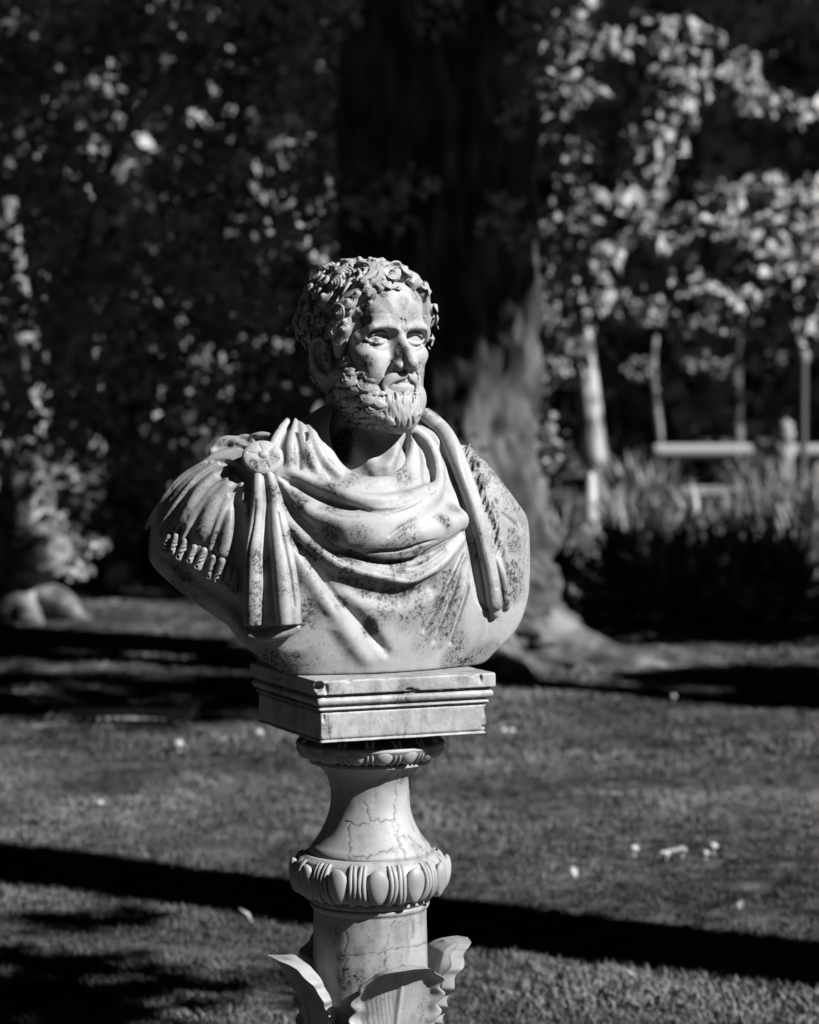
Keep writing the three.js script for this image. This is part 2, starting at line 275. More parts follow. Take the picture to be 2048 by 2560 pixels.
// ---------------------------------------------------------------- hair
const hair = new Field(HEAD_LO, HEAD_HI, HEAD_CELL);
const scalp = new Field(HEAD_LO, HEAD_HI, 4.6);          // head and hair together, to draw upon
{
  const f = hair;
  f.ell(H(0, 64, -150), [132, 127, 171], 0, 'add', HR);
  f.ell(H(0, -46, -196), [112, 96, 96], 24, 'add', HR);
  for (const s of [-1, 1]) f.tube([[...H(s * 84, 116, -26), 24], [...H(s * 116, 72, -54), 26], [...H(s * 122, 20, -70), 24], [...H(s * 114, -34, -88), 14]], 14);
  f.tube([[...H(-70, 138, -26), 18], [...H(-30, 154, -16), 20], [...H(20, 156, -14), 21], [...H(62, 142, -20), 22], [...H(98, 112, -40), 22]], 12);
  const cut = (a, b, side) => { // keep what lies behind the line a-b of the head's side view (v, w)
    const dv = b[0] - a[0], dw = b[1] - a[1], l = Math.hypot(dv, dw);
    f.plane(H(0, a[0], a[1]), [0, 1, 2].map((i) => side * (HR[1][i] * dw - HR[2][i] * dv) / l), 8);
  };
  cut([112, 24], [-60, -72], 1);                            // hairline to sideburn
  cut([-84, -104], [-140, -270], 1);                        // nape
  for (const s of [-1, 1]) f.ell(H(s * 132, -46, -146), [40, 52, 42], 6, 'sub', HR);
  for (let k = 0, q = scalp; k < q.n[2]; k++) for (let j = 0; j < q.n[1]; j++) for (let i = 0; i < q.n[0]; i++) {
    const x = q.lo[0] + i * q.cell, y = q.lo[1] + j * q.cell, z = q.lo[2] + k * q.cell; q.d[(k * q.n[1] + j) * q.n[0] + i] = Math.min(head.at(x, y, z), hair.at(x, y, z));
  }
  const frame = (n) => { const u = Math.abs(n[1]) < 0.9 ? [0, 1, 0] : [1, 0, 0], a = [u[1] * n[2] - u[2] * n[1], u[2] * n[0] - u[0] * n[2], u[0] * n[1] - u[1] * n[0]], l = Math.hypot(...a), t = a.map((v) => v / l); return [t, [n[1] * t[2] - n[2] * t[1], n[2] * t[0] - n[0] * t[2], n[0] * t[1] - n[1] * t[0]]]; };
  /** a snail curl: a rope of hair wound in a spiral, higher in the middle */
  function curl(p, n, R, a0, hand, turns, thick, tall, drill) {
    const [t, b] = frame(n), m = Math.ceil(turns * 11), pts = [];
    for (let i = 0; i <= m; i++) {
      const q = i / m, r = R * (1 - thick) * (1 - 0.82 * q), a = a0 + hand * q * turns * Math.PI * 2, h = R * (0.05 + tall * Math.sin(Math.min(1, q * 1.6) * Math.PI / 2));
      pts.push([0, 1, 2].map((c) => p[c] + (t[c] * Math.cos(a) + b[c] * Math.sin(a)) * r + n[c] * h).concat(R * thick * (0.75 + 0.25 * Math.sin(q * Math.PI))));
    }
    f.tube(pts, 2.2);
    if (drill) f.tube([[...p.map((v, c) => v + n[c] * R * 0.1), R * 0.13], [...p.map((v, c) => v + n[c] * R * 1.2), R * 0.2]], 1.5, 'sub');
  }
  /** a comma lock: a fan of crescent ridges round one centre */
  function lock(p, n, R, a0, hand, count, sweep, tall) {
    const [t, b] = frame(n);
    for (let w = 0; w < count; w++) {
      const pts = [], r0 = R * (1 - 0.29 * w), m = 9;
      for (let i = 0; i <= m; i++) {
        const q = i / m, a = a0 + hand * (q * sweep + w * 0.12), r = r0 * (1 - 0.28 * q), h = R * (tall * Math.sin(q * Math.PI * 0.8 + 0.3) + 0.05 * w);
        pts.push([0, 1, 2].map((c) => p[c] + (t[c] * Math.cos(a) + b[c] * Math.sin(a)) * r + n[c] * h).concat(R * 0.128 * Math.sin((q * 0.86 + 0.1) * Math.PI) ** 0.6));
      }
      f.tube(pts, 1.6);
    }
    f.tube([[...p.map((v, c) => v + n[c] * R * 0.05), R * 0.2], [...p.map((v, c) => v + n[c] * R * 0.3), R * 0.22]], 3);
  }
  // curls all over the scalp
  const G = 250;
  for (let i = 0; i < G; i++) {
    const yv = 1 - 2 * (i + 0.5) / G, a = i * 2.39996, rr_ = Math.sqrt(1 - yv * yv), p = H(146 * rr_ * Math.cos(a), 64 + 140 * yv, -150 + 184 * rr_ * Math.sin(a));
    const h = toH(...p); if (h[1] < -90 || (h[2] > -100 + 0.62 * (h[1] + 60) - 12)) continue;
    if (Math.abs(h[0]) > 85 && h[1] < 0 && h[1] > -90 && h[2] > -192) continue;
    const vis = scalp.grad(...p, 12); if (rnd() < 0.22) curl(p.map((v, c) => v - vis[c] * 4), vis, rr(17, 26), rnd() * 7, rnd() < 0.5 ? -1 : 1, rr(0.9, 1.5), 0.25, rr(0.2, 0.4), rnd() < 0.5);
    else lock(p.map((v, c) => v - vis[c] * 5), vis, rr(20, 33), rnd() * 7, rnd() < 0.5 ? -1 : 1, rnd() < 0.5 ? 3 : 4, rr(2.6, 4), rr(0.2, 0.36));
  }
  for (let i = 0; i < 70; i++) { // the nape
    const yv = 1 - 2 * (i + 0.5) / 70, a = i * 2.39996, q = Math.sqrt(1 - yv * yv), p = H(114 * q * Math.cos(a), -46 + 98 * yv, -196 + 98 * q * Math.sin(a)), h = toH(...p);
    if (h[1] > 10 || h[1] < -84 + (h[2] + 104) * -0.32 * -1 - 20 || h[2] > -190) continue; const n = scalp.grad(...p, 12); lock(p.map((v, c) => v - n[c] * 4), n, rr(18, 26), rnd() * 7, rnd() < 0.5 ? -1 : 1, 3, rr(2.4, 3.6), 0.25);
  }
  // curls drawn from the photograph: x, y, radius, start angle, hand
  const traced = [[1075, 285, 80, 1, 1], [1190, 265, 70, 4, -1], [1225, 375, 80, 2, 1], [1290, 390, 48, 0, -1], [1355, 400, 55, 1, 1], [1400, 470, 55, 3, -1], [1050, 405, 72, 0, 1], [915, 405, 55, 2, -1], [835, 490, 85, 3, 1], [690, 545, 75, 5, -1],
    [770, 625, 62, 1, 1], [600, 660, 78, 0, -1], [625, 795, 85, 2, 1], [500, 610, 80, 4, 1], [430, 735, 62, 5, -1], [485, 895, 72, 3, 1], [1440, 590, 66, 1, 1], [1458, 705, 58, 3, -1], [1482, 790, 28, 0, 1], [1420, 885, 60, 2, 1], [1404, 976, 26, 0, 1],
    [545, 465, 72, 1, -1], [690, 415, 66, 3, 1], [905, 240, 80, 2, -1], [330, 520, 70, 1, 1], [320, 650, 75, 2, -1], [370, 860, 70, 2, 1], [260, 760, 60, 0, 1], [560, 560, 60, 2, 1], [640, 470, 58, 1, -1], [560, 740, 56, 3, 1], [540, 840, 54, 1, -1], [440, 800, 50, 2, 1], [575, 935, 46, 4, 1], [420, 640, 60, 2, 1], [800, 395, 60, 3, 1], [985, 335, 60, 1, 1], [1000, 250, 56, 2, -1], [760, 470, 52, 1, 1], [700, 640, 46, 5, 1], [600, 860, 44, 1, 1], [530, 970, 44, 2, -1], [960, 440, 46, 2, 1], [1130, 430, 40, 1, 1], [870, 560, 40, 2, 1], [665, 730, 40, 3, -1]];
  for (const [x, y, R, a0, hd] of traced) { const p = scalp.hit(...c1(x, y)); const big = R * 0.2783; if (R > 30 && (x * 7 + y) % 10 < 6) lock(p, p.nrm, big * 1.12, a0 + 2, hd, 4, rr(3.2, 4.6), 0.42); else curl(p, p.nrm, big, a0, hd, rr(1.1, 1.5), 0.26, 0.4, R > 50); }
  // waved locks combed forward over the top
  const S1 = (pts, r = 5) => f.stroke(via(c1, pts.map(([x, y]) => [x, y, r, 4])), 2, 'add', scalp);
  for (const [x, y, s] of [[470, 330, 1], [540, 310, 1.1], [620, 290, 1.1], [700, 275, 1.15], [780, 290, 1.2], [860, 300, 1.2], [935, 320, 1.1], [590, 380, 0.9], [740, 340, 1], [420, 400, 1]])
    for (let q = 0; q < 3; q++) S1([[x + q * 20 * s, y - 50 * s], [x + 26 * s + q * 20 * s, y - 18 * s], [x - 4 * s + q * 17 * s, y + 25 * s], [x - 40 * s + q * 12 * s, y + 50 * s]], 4.4);
}
// ---------------------------------------------------------------- beard
const beard = new Field(HEAD_LO, HEAD_HI, HEAD_CELL);
{
  const f = beard, e = (u, v, w, r, k, mode) => f.ell(H(u, v, w), r, k, mode, HR);
  e(0, -150, -60, [94, 76, 96], 0); e(0, -184, -14, [60, 50, 50], 24); e(0, -196, 6, [36, 34, 30], 20);
  for (const s of [-1, 1]) { e(s * 86, -100, -84, [34, 76, 48], 24); e(s * (s > 0 ? 54 : 64), -148, -34, [38, 46, 40], 20); }
  e(0, -96, 40, [66, 42, 62], 12, 'sub');                    // leaves mouth and cheeks bare
  for (const s of [-1, 1]) { e(s * 66, -66, -6, [46, 46, 40], 12, 'sub'); e(s * 120, -44, -150, [50, 46, 46], 8, 'sub'); }
  f.plane(H(0, 0, -128), HR[2].map((v) => -v), 14);
  const skin = new Field(HEAD_LO, HEAD_HI, 4.6);
  for (let k = 0, q = skin; k < q.n[2]; k++) for (let j = 0; j < q.n[1]; j++) for (let i = 0; i < q.n[0]; i++) {
    const x = q.lo[0] + i * q.cell, y = q.lo[1] + j * q.cell, z = q.lo[2] + k * q.cell; q.d[(k * q.n[1] + j) * q.n[0] + i] = Math.min(head.at(x, y, z), f.at(x, y, z));
  }
  const st = (pts, r, k = 2, lift = 2) => f.stroke(via(c1, pts.map((p) => [p[0], p[1], p[2] ?? r, p[3] ?? lift])), k, 'add', skin), cut = (pts, r = 2, k = 2) => f.stroke(via(c1, pts.map((p) => [p[0], p[1], p[2] ?? r, 0])), k, 'sub', skin);
  // locks that curl along the jaw: each a fan of crescent ridges
  for (const [x, y, R, n, a] of [[700, 1245, 78, 3, 0.2], [640, 1080, 62, 3, -1.1], [620, 950, 52, 3, 0.3], [860, 1300, 76, 3, 0.1], [885, 1400, 74, 3, 0.2], [905, 1490, 76, 3, 0.3], [745, 1410, 60, 3, 0.1], [985, 1440, 66, 3, 0.5], [1000, 1560, 66, 3, 0.6], [900, 1240, 46, 3, 0.2], [800, 1180, 44, 3, -0.2], [780, 1330, 50, 3, 0.2], [1090, 1600, 56, 3, 0.8]])
    for (let q = 0; q < n; q++) {
      const r = R * (1 - q * 0.3), pts = [];
      for (let i = 0; i <= 6; i++) { const g = a + 0.35 + (i / 6) * 2.5; pts.push([x + Math.cos(g) * r, y + Math.sin(g) * r * 0.85, 3.6 * Math.sin((i + 0.7) / 7.4 * Math.PI) + 1]); }
      st(pts, 5, 0.6, 7.5 - q * 0.5);
    }
  // long strands over the chin
  for (let row = 0; row < 2; row++) for (let i = 0; i < 19; i++) {
    const q = (i + row * 0.5) / 18.5, x0 = mix(1000, 1325, q), low = 1690 - 260 * (q - 0.45) ** 2 - 60 * Math.max(0, q - 0.6), y0 = (row ? 1500 : 1385) + 26 * Math.sin(i * 1.7 + row), y1 = row ? low + 8 * Math.sin(i * 3) : y0 + 190 + 26 * Math.sin(i * 2.3), x1 = x0 + (0.45 - q) * 30 + 14 * Math.sin(i * 2.1 + row), b = 15 * Math.sin(i * 1.3 + row * 2);
    st([[x0, y0, 1.6], [mix(x0, x1, 0.3) + b, mix(y0, y1, 0.3), 3.6], [mix(x0, x1, 0.65) - b * 0.6, mix(y0, y1, 0.65), 4], [x1 + b * 0.5, y1, 1.8]], 4, 1, 3);
  }
  // smaller locks between them, wherever the beard is what one sees
  for (let y = 1150; y < 1640; y += 44) for (let x = 590 + (y % 88 ? 26 : 0); x < 1340; x += 52) {
    const X = x + rr(-14, 14), Y = y + rr(-12, 12), q = c1(X, Y), a = f.hit(...q), b = head.hit(...q); if (f.at(...a) > 1.5 || b[2] > a[2] - 3 || (X > 1000 && Y > 1370)) continue;
    const R = rr(30, 44), g0 = rr(-0.2, 0.8) + (X > 1150 ? -0.6 : 0);
    for (let w = 0; w < 3; w++) { const r = R * (1 - w * 0.36), pts = []; for (let i = 0; i <= 5; i++) { const g = g0 + (i / 5) * 2.6; pts.push([X + Math.cos(g) * r, Y + Math.sin(g) * r * 0.8, 2.6 * Math.sin((i + 0.6) / 6.2 * Math.PI) + 0.8]); } st(pts, 3, 0.5, 5); }
  }
  // fine combed strands under the jaw
  for (let i = 0; i < 24; i++) { const x = rr(720, 1080), y = 1480 + (x - 720) * 0.45 + rr(0, 120); st([[x - 70, y - 30, 1.5], [x, y, 2.6], [x + 60, y + 34, 1.5]], 2.4, 1.5, 1); }
  // moustache
  for (let i = 0; i < 7; i++) { const q = i / 6; st([[1205 - 6 * q, 1205 + 34 * q, 3], [1120 - 16 * q, 1205 + 54 * q, 5.5], [1030 - 10 * q + 20 * q, 1240 + 58 * q, 6], [1000 + 22 * q, 1310 + 25 * q, 5], [1018 + 10 * q, 1370 + 10 * q, 2]], 5, 2, 3); }
  for (let i = 0; i < 5; i++) { const q = i / 4; st([[1225 + 4 * q, 1215 + 30 * q, 3], [1270 - 8 * q, 1240 + 40 * q, 5], [1300 - 10 * q, 1290 + 30 * q, 5], [1296 - 12 * q, 1350 + 20 * q, 2]], 5, 2, 3); }
  for (let i = 0; i < 6; i++) { const q = i / 5; cut([[mix(1190, 1060, q), 1208 + 8 * q, 1.4], [mix(1180, 1035, q), 1245 + 14 * q, 1.9], [mix(1160, 1015, q), 1285 + 40 * q, 1.3]], 1.8, 1); }
  for (let i = 0; i < 4; i++) { const q = i / 3; cut([[mix(1235, 1275, q), 1218 + 20 * q, 1.3], [mix(1245, 1290, q), 1255 + 20 * q, 1.8], [mix(1250, 1292, q), 1290 + 30 * q, 1.2]], 1.8, 1); }
  // strands from the lip to the chin
  for (const [x, y] of [[1150, 1372], [1185, 1378], [1220, 1372]]) st([[x, y, 1.5], [x + 14, y + 45, 3.4], [x + 4, y + 90, 2]], 3, 2, 1.5);
  for (let i = 0; i < 9; i++) { const y = 1230 + i * 38; st([[1305 + 10 * Math.sin(i), y, 2], [1322 - i, y + 26, 3.6], [1312 - i * 2, y + 60, 1.6]], 3, 2, 1.5); }
}
console.log('head fields');
stain(head, c1, [[850, 1105, 34, 0.5], [805, 1080, 30, 0.46], [890, 1090, 22, 0.42], [860, 740, 36, 0.58], [840, 680, 34, 0.55], [820, 800, 30, 0.64], [880, 640, 30, 0.46], [1000, 480, 24, 0.5], [1200, 800, 16, 0.5], [1330, 480, 26, 0.5], [780, 900, 40, 0.42], [1135, 990, 26, 0.48], [1150, 1050, 24, 0.48], [1190, 1000, 20, 0.48], [1100, 1090, 20, 0.5], [1180, 790, 14, 0.5], [1190, 560, 30, 0.42], [1290, 500, 30, 0.45], [960, 600, 60, 0.34], [1280, 640, 40, 0.36], [1000, 520, 40, 0.32], [1090, 770, 40, 0.3], [940, 930, 20, 0.55],
  [1350, 1150, 40, 0.42], [920, 1230, 30, 0.36], [650, 1830, 60, 0.55], [560, 1960, 50, 0.4], [1210, 1900, 18, 0.5]]);
const skinColor = stoneColor(0.48, 0.2), hairColor = stoneColor(0.45, 0.27);
// ---------------------------------------------------------------- the bust: draped chest and shoulders
const TT = 25 * Math.PI / 180, TR = [[Math.cos(TT), 0, -Math.sin(TT)], [0, 1, 0], [Math.sin(TT), 0, Math.cos(TT)]];
const TP = (u, sy, w) => { const x = u * TR[0][0] + w * TR[2][0], z = u * TR[0][2] + w * TR[2][2]; return [x, -(sy - 1280), z]; };
const LO = [-600, -460, -230], HI = [450, 300, 330], CELL = 3.5;
const torso = new Field(LO, HI, CELL);
const outline = [[364, 1398], [500, 1512], [617, 1603], [678, 1645], [762, 1694], [852, 1716], [943, 1716], [1063, 1704], [1196, 1676], [1244, 1639], [1299, 1585], [1329, 1512], [1336, 1422], [1330, 1313], [1299, 1259], [1244, 1187], [1184, 1120], [1112, 1072], [1051, 1045], [1000, 940], [800, 940], [774, 1023], [708, 1054], [680, 1082], [599, 1097], [545, 1115], [515, 1145], [448, 1193], [394, 1259], [366, 1331]].map(([x, y]) => pix(x, y, 60)).flatMap((b, i, P) => { const n = P.length, a = P[(i + n - 1) % n], c = P[(i + 1) % n], d = P[(i + 2) % n], out = []; for (let q = 0; q < 5; q++) { const t = q / 5, w = (k) => 0.5 * (2 * b[k] + (c[k] - a[k]) * t + (2 * a[k] - 5 * b[k] + 4 * c[k] - d[k]) * t * t + (3 * b[k] - a[k] - 3 * c[k] + d[k]) * t ** 3); out.push([w(0), w(1)]); } return out; });
function poly2(P, x, y) { // signed distance to a polygon
  let d = 1e9, s = 1;
  for (let i = 0, j = P.length - 1; i < P.length; j = i++) {
    const ex = P[j][0] - P[i][0], ey = P[j][1] - P[i][1], wx = x - P[i][0], wy = y - P[i][1], t = clamp((wx * ex + wy * ey) / (ex * ex + ey * ey), 0, 1);
    d = Math.min(d, (wx - ex * t) ** 2 + (wy - ey * t) ** 2);
    const c1 = y >= P[i][1], c2 = y < P[j][1], c3 = ex * wy > ey * wx; if ((c1 && c2 && c3) || (!c1 && !c2 && !c3)) s = -s;
  }
  return s * Math.sqrt(d);
}
const PLINTH_TOP = pix(775, 1703, 310)[1], PLINTH_BOTTOM = pix(812, 1859, 289)[1];
const flatCut = []; // the outline once per column of the grid
{
  const f = torso;
  f.ell(TP(-15, 1470, 5), [318, 370, 168], 0, 'add', TR);
  f.ell(TP(10, 1390, 40), [230, 210, 140], 40, 'add', TR);
  f.ell(pix(612, 1340, 15), [232, 225, 168], 50);
  f.tube([[...pix(640, 1240, 60), 90], [...pix(520, 1330, 10), 120], [...pix(470, 1440, -20), 105]], 40);
  f.ell(TP(285, 1340, -10), [165, 225, 128], 50, 'add', TR);
  f.ell(TP(255, 1500, -5), [190, 230, 130], 50, 'add', TR);
  f.ell(TP(-200, 1500, 0), [170, 200, 150], 50, 'add', TR);
  f.tube([[...TP(-20, 1105, -50), 120], [...TP(-190, 1165, -20), 95], [...pix(640, 1225, 70), 88]], 40);
  f.tube([[...TP(20, 1115, -60), 112], [...TP(150, 1160, -40), 92], [...TP(270, 1250, -20), 80]], 40);
  const { n, lo, cell } = f; for (let j = 0; j < n[1]; j++) for (let i = 0; i < n[0]; i++) flatCut.push(poly2(outline, lo[0] + i * cell, lo[1] + j * cell));
  for (let k = 0, o = 0; k < n[2]; k++) for (let q = 0; q < n[0] * n[1]; q++, o++) f.d[o] = smax(f.d[o], flatCut[q], 8);
  f.plane([0, 0, -151], [-0.14, 0, -0.99], 12);            // flat back
  f.plane([0, PLINTH_TOP + 1, 0], [0, -1, 0], 6);                                  // stands flat on the plinth
  f.ell(pix(925, 1085, 40), [104, 116, 150], 20, 'sub');                              // opening for the neck
}
const torsoBase = new Field(LO, HI, 6);
for (let k = 0, q = torsoBase; k < q.n[2]; k++) for (let j = 0; j < q.n[1]; j++) for (let i = 0; i < q.n[0]; i++) q.d[(k * q.n[1] + j) * q.n[0] + i] = torso.at(q.lo[0] + i * q.cell, q.lo[1] + j * q.cell, q.lo[2] + k * q.cell);
{
  const f = torso, add = (m, k, pts) => f.stroke(via(m, pts), k, 'add', torsoBase), sub = (m, k, pts) => f.stroke(via(m, pts), k, 'sub', torsoBase);
  // the cloak across the chest: valleys first, then the rolls beside them
  sub(cB, 26, [[-60, 700, 10], [60, 960, 18], [230, 1110, 22], [430, 1240, 18], [640, 1290, 12], [800, 1340, 8], [1000, 1370, 7], [1220, 1330, 6], [1450, 1220, 5], [1640, 1100, 3]]);
  sub(cB, 14, [[60, 640, 4], [250, 740, 8], [470, 850, 9], [640, 890, 9], [800, 915, 9], [980, 915, 8], [1120, 885, 5], [1300, 800, 4]]);
  sub(cB, 20, [[20, 1000, 10], [150, 1180, 16], [300, 1380, 16], [470, 1600, 12], [620, 1780, 10], [770, 1950, 9], [900, 2120, 8], [960, 2200, 4]]);
  sub(cB, 12, [[480, 1290, 3], [600, 1390, 5], [700, 1400, 3]]);
  sub(cB, 10, [[360, 930, 2], [430, 930, 5], [560, 965, 5], [680, 970, 2]]);
  sub(cB, 12, [[1000, 1140, 2], [1100, 1070, 4], [1220, 1010, 2]]);
  sub(cB, 8, [[760, 1300, 3], [900, 1290, 5], [1100, 1280, 6], [1280, 1220, 5], [1410, 1185, 2]]);
  add(cB, 14, [[-60, 560, 7, 0], [150, 600, 12, 2], [400, 715, 15, 5], [650, 815, 18, 8], [850, 850, 19, 9], [1050, 835, 18, 7], [1200, 790, 15, 4], [1330, 725, 10, 1]]);
  add(cB, 24, [[-20, 640, 9, 1], [150, 830, 14, 3], [330, 970, 19, 5], [560, 1035, 23, 8], [800, 1030, 26, 9], [1050, 985, 27, 9], [1250, 890, 25, 5], [1390, 760, 17, 2], [1415, 600, 13, 6], [1385, 450, 13, 8], [1315, 310, 13, 8], [1190, 190, 12, 6]]);
  add(cB, 40, [[650, 1150, 24, 0], [900, 1180, 34, 2], [1150, 1150, 36, 2], [1400, 1080, 30, 0], [1620, 1000, 16, 0]]);
  add(cB, 10, [[780, 1310, 3, 2], [920, 1325, 6, 3], [1100, 1322, 7, 3], [1300, 1270, 6, 2], [1480, 1180, 4, 0]]);
  add(cB, 18, [[-60, 760, 7, 0], [60, 990, 10, 2], [230, 1180, 12, 3], [400, 1330, 12, 4], [600, 1440, 11, 4], [850, 1510, 10, 5], [1080, 1560, 10, 6], [1200, 1560, 10, 6], [1330, 1480, 9, 5], [1480, 1370, 7, 3], [1640, 1180, 4, 0]]);
  sub(cB, 30, [[500, 1560, 10, 4], [800, 1650, 20, 8], [1100, 1690, 22, 8], [1350, 1600, 14, 4]]);
  add(cB, 34, [[-40, 950, 6, 0], [60, 1180, 9, 1], [180, 1400, 12, 0], [330, 1620, 13, -2], [480, 1850, 13, -3], [640, 2080, 12, -4], [760, 2240, 8, -6]]);
  for (const [a, b, c, r] of [[[1690, 1180], [1560, 1480], [1290, 2000], 5], [[1640, 1330], [1560, 1640], [1380, 2100], 6], [[1720, 1380], [1660, 1700], [1540, 2100], 5], [[1600, 1400], [1480, 1700], [1300, 1960], 4]]) sub(cB, 12, [[...a, 2], [(a[0] + b[0]) / 2, (a[1] + b[1]) / 2, r], [...b, r], [...c, 2]]);
  for (const [a, b, c, r] of [[[1650, 1330], [1510, 1640], [1330, 2050], 8], [[1700, 1400], [1610, 1700], [1450, 2120], 8]]) add(cB, 14, [[...a, 3, -2], [...b, r, 0], [...c, 4, -3]]);
  const slit = (m, k, pts) => f.stroke(via(m, pts), k, 'sub');
  slit(cB, 4, [[0, 620, 2, -1], [120, 690, 5, -3], [300, 790, 7, -4], [480, 865, 8, -5], [640, 895, 8, -5], [800, 918, 8, -5], [980, 918, 7, -4], [1120, 890, 4, -2], [1260, 830, 2, -1]]);
  slit(cB, 4, [[760, 1300, 2, -1], [900, 1292, 5, -2], [1100, 1278, 6, -2], [1280, 1222, 5, -2], [1415, 1185, 2, 0]]);
  slit(cB, 6, [[150, 1030, 6, -3], [290, 1150, 9, -4], [430, 1245, 10, -5], [640, 1300, 9, -5], [800, 1350, 9, -4], [1000, 1375, 8, -3], [1220, 1335, 6, -2], [1450, 1225, 4, -1], [1640, 1105, 2, 0]]);
  slit(cB, 8, [[60, 1090, 5, -2], [200, 1290, 9, -4], [360, 1490, 9, -4], [520, 1700, 7, -3], [680, 1880, 6, -2], [830, 2060, 5, -2], [920, 2160, 2, 0]]);
  slit(cB, 7, [[-10, 700, 4, -1], [120, 920, 9, -4], [270, 1060, 8, -3]]);
  slit(cB, 5, [[1330, 690, 3, 0], [1335, 750, 7, 0], [1390, 740, 5, 0]]);
  slit(cB, 6, [[340, 930, 1.5, 0], [430, 935, 4, -1], [560, 968, 4, -1], [690, 972, 1.5, 0]]); slit(cB, 8, [[990, 1150, 1.5, 0], [1100, 1075, 4, 0], [1230, 1010, 1.5, 0]]);
  slit(cB, 5, [[490, 1300, 2, 0], [560, 1360, 4, -1], [640, 1390, 2, 0]]); slit(cB, 6, [[1150, 1440, 2, 0], [1300, 1400, 4, -1], [1480, 1270, 2, 0]]);
  for (const [q, r] of [[[[1690, 1190], [1560, 1480], [1430, 1760], [1300, 1980]], 3.4], [[[1640, 1400], [1560, 1640], [1460, 1900], [1390, 2090]], 4], [[[1720, 1480], [1660, 1700], [1560, 2000], [1520, 2120]], 3.4], [[[1590, 1520], [1480, 1740], [1340, 1960]], 2.6]]) slit(cB, 6, q.map((p, i) => [...p, i === 0 || i === q.length - 1 ? 1.2 : r, -1]));
  // the cloak beside the neck
  add(cB, 6, [[90, 100, 9, 0], [20, 210, 11, 3], [-25, 290, 12, 5], [-70, 390, 12, 5], [-90, 440, 10, 3]]);
  add(cB, 16, [[150, 90, 3, 0], [115, 230, 8, 1], [85, 400, 11, 0], [90, 560, 7, 0]]);
  add(cB, 16, [[190, 120, 3, 0], [230, 300, 7, 1], [285, 470, 8, 1], [380, 640, 6, 0]]);
  add(cB, 16, [[270, 160, 3, 0], [330, 330, 7, 1], [400, 470, 8, 1], [520, 590, 5, 0]]);
  sub(cB, 7, [[140, 240, 4], [170, 420, 5], [175, 560, 2]]);
  sub(cB, 7, [[230, 240, 5], [250, 390, 5], [360, 600, 3]]);
  add(cB, 8, [[1190, 240, 5, 0], [1260, 340, 7, 0], [1290, 480, 8, 0], [1290, 620, 7, 0], [1300, 700, 4, 0]]);
  sub(cB, 8, [[1200, 240, 6], [1300, 380, 11], [1345, 540, 11], [1360, 660, 9], [1380, 740, 5]]);
  // the roll that hangs from the far shoulder
  sub(cC, 10, [[-60, 120, 4], [60, 240, 8], [180, 400, 9], [280, 600, 9], [350, 860, 9], [390, 1080, 10], [430, 1340, 10], [480, 1640, 9], [540, 1740, 4]]);
  // folds at its right
  sub(cC, 7, [[690, 930, 2], [780, 1000, 4], [840, 1080, 2]]); sub(cC, 7, [[720, 740, 2], [800, 900, 4], [850, 1050, 2]]); sub(cC, 6, [[905, 1000, 2], [900, 1180, 4], [880, 1480, 2]]);
  sub(cC, 5, [[690, 1300, 2], [720, 1420, 5], [745, 1520, 2]]); sub(cC, 6, [[620, 1330, 3], [650, 1500, 5], [670, 1640, 5], [680, 1720, 3]]);
  add(cC, 8, [[640, 1340, 8, 2], [680, 1470, 11, 3], [700, 1600, 12, 3], [710, 1720, 11, 2]]);
  for (let i = 0; i < 34; i++) { // the fringe: short slanting threads
    const q = i / 33, x = mix(335, 660, q ** 0.9) + rr(-20, 20), y = mix(340, 1250, q) + rr(-14, 14), l = rr(0.7, 1.2);
    sub(cC, 2.5, [[x + 16, y - 60 * l, 2], [x, y, 5], [x - 22, y + 46 * l, 2]]); if (i % 2) add(cC, 2, [[x + 44, y - 50 * l, 2, 0], [x + 26, y + 10, 4.4, q < 0.35 ? 0 : 2.5], [x + 2, y + 70 * l, 2, 0]]);
  }
  for (const [x, y] of [[105, 165], [150, 195], [230, 240], [290, 345], [350, 380], [400, 520], [450, 480], [590, 850], [620, 810], [590, 1120]]) sub(cC, 2, [[x, y - 14, 3], [x + 8, y + 16, 5]]);
  // folds bunched on the near shoulder, behind the brooch
  add(cA, 10, [[690, 330, 10, 2], [780, 260, 15, 5], [880, 270, 18, 7], [980, 330, 17, 8], [1060, 380, 14, 6]]);
  add(cA, 8, [[890, 230, 8, 2], [980, 215, 11, 4], [1060, 250, 12, 5], [1110, 300, 10, 4]]);
  add(cA, 8, [[1060, 190, 8, 2], [1140, 185, 10, 3], [1210, 200, 10, 3]]);
  sub(cA, 5, [[900, 255, 3], [970, 290, 6], [1030, 310, 3]]); sub(cA, 6, [[1070, 200, 3], [1110, 240, 6], [1150, 280, 4]]);
  sub(cA, 6, [[700, 400, 5, 0], [800, 410, 9, 0], [900, 470, 11, 0], [990, 560, 11, 0], [1010, 640, 8, 0]]);
  // the leather flaps over the near shoulder, one behind the other
  const grooves = [[[640, 420], [420, 560], [230, 800], [120, 1010]], [[760, 430], [560, 560], [380, 790], [215, 1030]], [[830, 480], [680, 590], [500, 830], [370, 1050]], [[860, 560], [720, 660], [560, 880], [440, 1110]], [[975, 615], [840, 770], [760, 960], [680, 1200]], [[985, 700], [940, 900], [900, 1150], [860, 1420]]];
  grooves.forEach((g, i) => { sub(cA, 3, g.map((p, j) => [p[0] + 8, p[1] + 2, 4.2 + j * 0.9])); add(cA, 4, g.map((p, j) => [p[0] - 16, p[1] - 8, 4 + j * 0.7, 1.5])); });
  for (const g of [[[700, 560], [560, 700], [440, 930]], [[820, 640], [700, 790], [590, 1030]], [[930, 760], [860, 960], [780, 1220]]]) add(cA, 24, [[...g[0], 8, -1], [...g[1], 14, -1], [...g[2], 12, -2]]);
